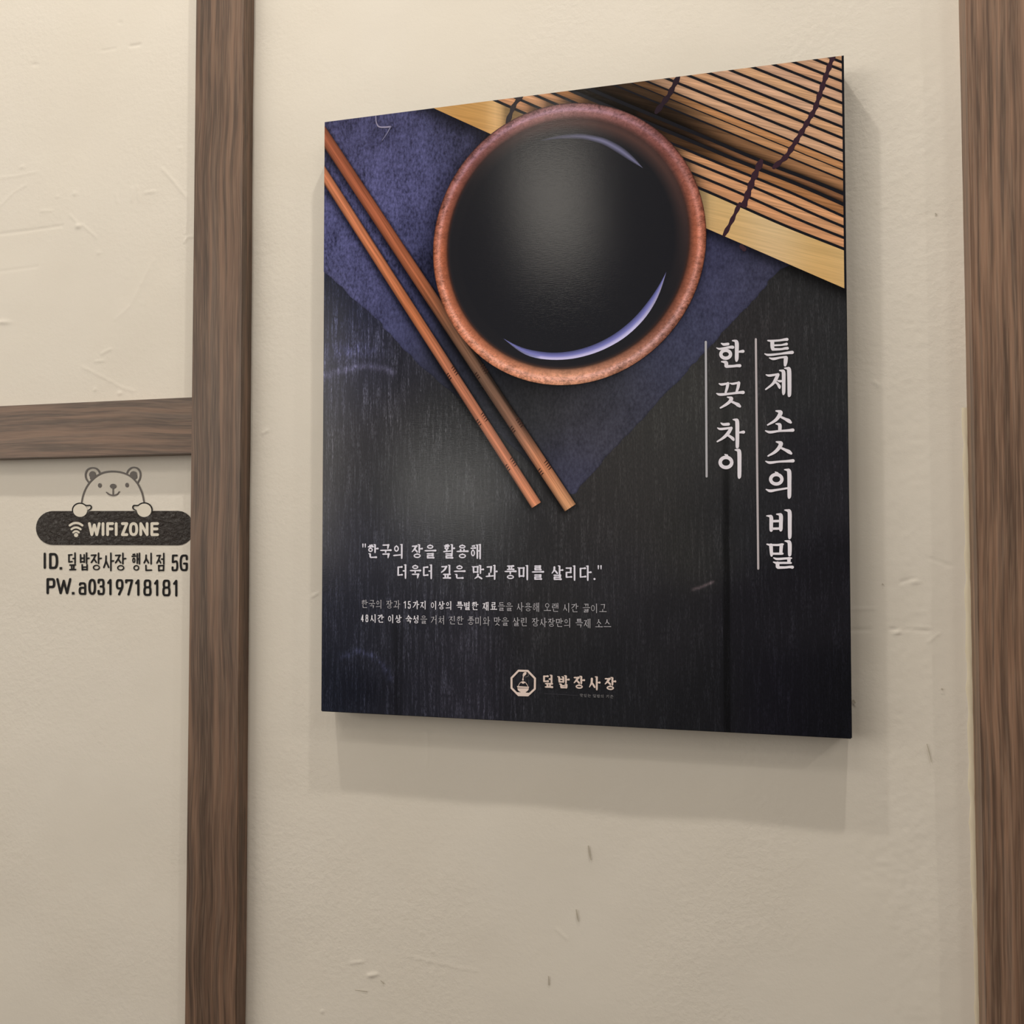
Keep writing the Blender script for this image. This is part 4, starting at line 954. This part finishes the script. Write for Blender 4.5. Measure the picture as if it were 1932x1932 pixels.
for y0, hw, sag, r in ((776, 72, 18, 13), (824, 52, 14, 12), (864, 32, 10, 11)):
    fl.stroke(q3([(565 - hw, y0 + sag * .9, r), (565 - hw * .5, y0 - sag * .25, r), (565, y0 - sag * .6, r), (565 + hw * .5, y0 - sag * .25, r), (565 + hw, y0 + sag * .9, r)]), caps=True)
fl.build('signal_symbol', YS - 0.0002, M_cream, notice)['label'] = 'cream signal waves'
def lat(fl, c, x0, x1, y0, y1, r):
    if c == '.': fl.poly([Q(x0, y1 - 2.1 * r), Q(x0 + 2.1 * r, y1 - 2.1 * r), Q(x0 + 2.1 * r, y1), Q(x0, y1)]); return
    for st in LAT[c]:
        P = [(x0 + r + a * (x1 - x0 - 2 * r), y0 + r + b * (y1 - y0 - 2 * r)) for a, b in st] if c != 'I' else [((x0 + x1) / 2, y0 + r), ((x0 + x1) / 2, y1 - r)]
        # square ends
        closed = P[0] == P[-1]
        if not closed:
            P = [np.array(p, float) for p in P]
            if c not in 'W': 
                d = P[0] - P[1]; P[0] = P[0] + d / np.hypot(*d) * r * .0
        fl.stroke([(*Q(p[0], p[1]), r / SS) for p in P], smooth=False, n=10)
fl = Flat()
for c, a, b in [('W', 700, 845), ('I', 856, 888), ('F', 908, 998), ('I', 1006, 1038), ('Z', 1076, 1160), ('O', 1168, 1272), ('N', 1286, 1390), ('E', 1412, 1510)]: lat(fl, c, a, b, 756, 914, 16)
fl.build('banner_lettering', YS - 0.0002, M_cream, notice)['label'] = 'cream WIFI ZONE letters'
fl = Flat()
lat(fl, 'I', 192, 222, 1102, 1288, 13); lat(fl, 'D', 256, 360, 1106, 1290, 14); lat(fl, '.', 376, 405, 1106, 1296, 14)
lat(fl, '5', 1652, 1728, 1124, 1314, 11); lat(fl, 'G', 1744, 1836, 1124, 1314, 12)
for ch, a, b, dy in [('덮', 466, 580, 0), ('밥', 598, 722, 0), ('장', 724, 862, 2), ('사', 866, 1002, 4), ('장', 1000, 1140, 6), ('행', 1190, 1306, 6), ('신', 1326, 1448, 8), ('점', 1472, 1592, 10)]:
    y0, y1 = 1098 + dy * .5, 1312 + dy
    w = 8.6
    M = lambda u, v, a=a, b=b, y0=y0, y1=y1: Q(a + w + u * (b - a - 2 * w), y0 + w + v * (y1 - y0 - 2 * w))
    draw(fl, syllable(ch), M, w / SS, False)
fl.build('network_name', YS, M_black, notice)['label'] = 'black ID line'
fl = Flat()
for c, a, b, y0, y1, r in [('P', 226, 328, 1392, 1576, 14), ('W', 338, 510, 1392, 1576, 13), ('.', 516, 545, 1392, 1580, 14), ('a', 593, 680, 1440, 1584, 12), ('0', 703, 792, 1400, 1584, 13), ('3', 808, 892, 1400, 1586, 12.5),
                           ('1', 918, 976, 1402, 1588, 12.5), ('9', 1016, 1104, 1404, 1590, 12.5), ('7', 1122, 1214, 1406, 1592, 12.5), ('1', 1236, 1294, 1406, 1594, 12.5), ('8', 1330, 1424, 1408, 1596, 12.5),
                           ('1', 1452, 1508, 1409, 1598, 12.5), ('8', 1546, 1640, 1410, 1600, 12.5), ('1', 1668, 1726, 1411, 1604, 12.5)]: lat(fl, c, a, b, y0, y1, r)
fl.build('password_line', YS, M_black, notice)['label'] = 'black PW line'
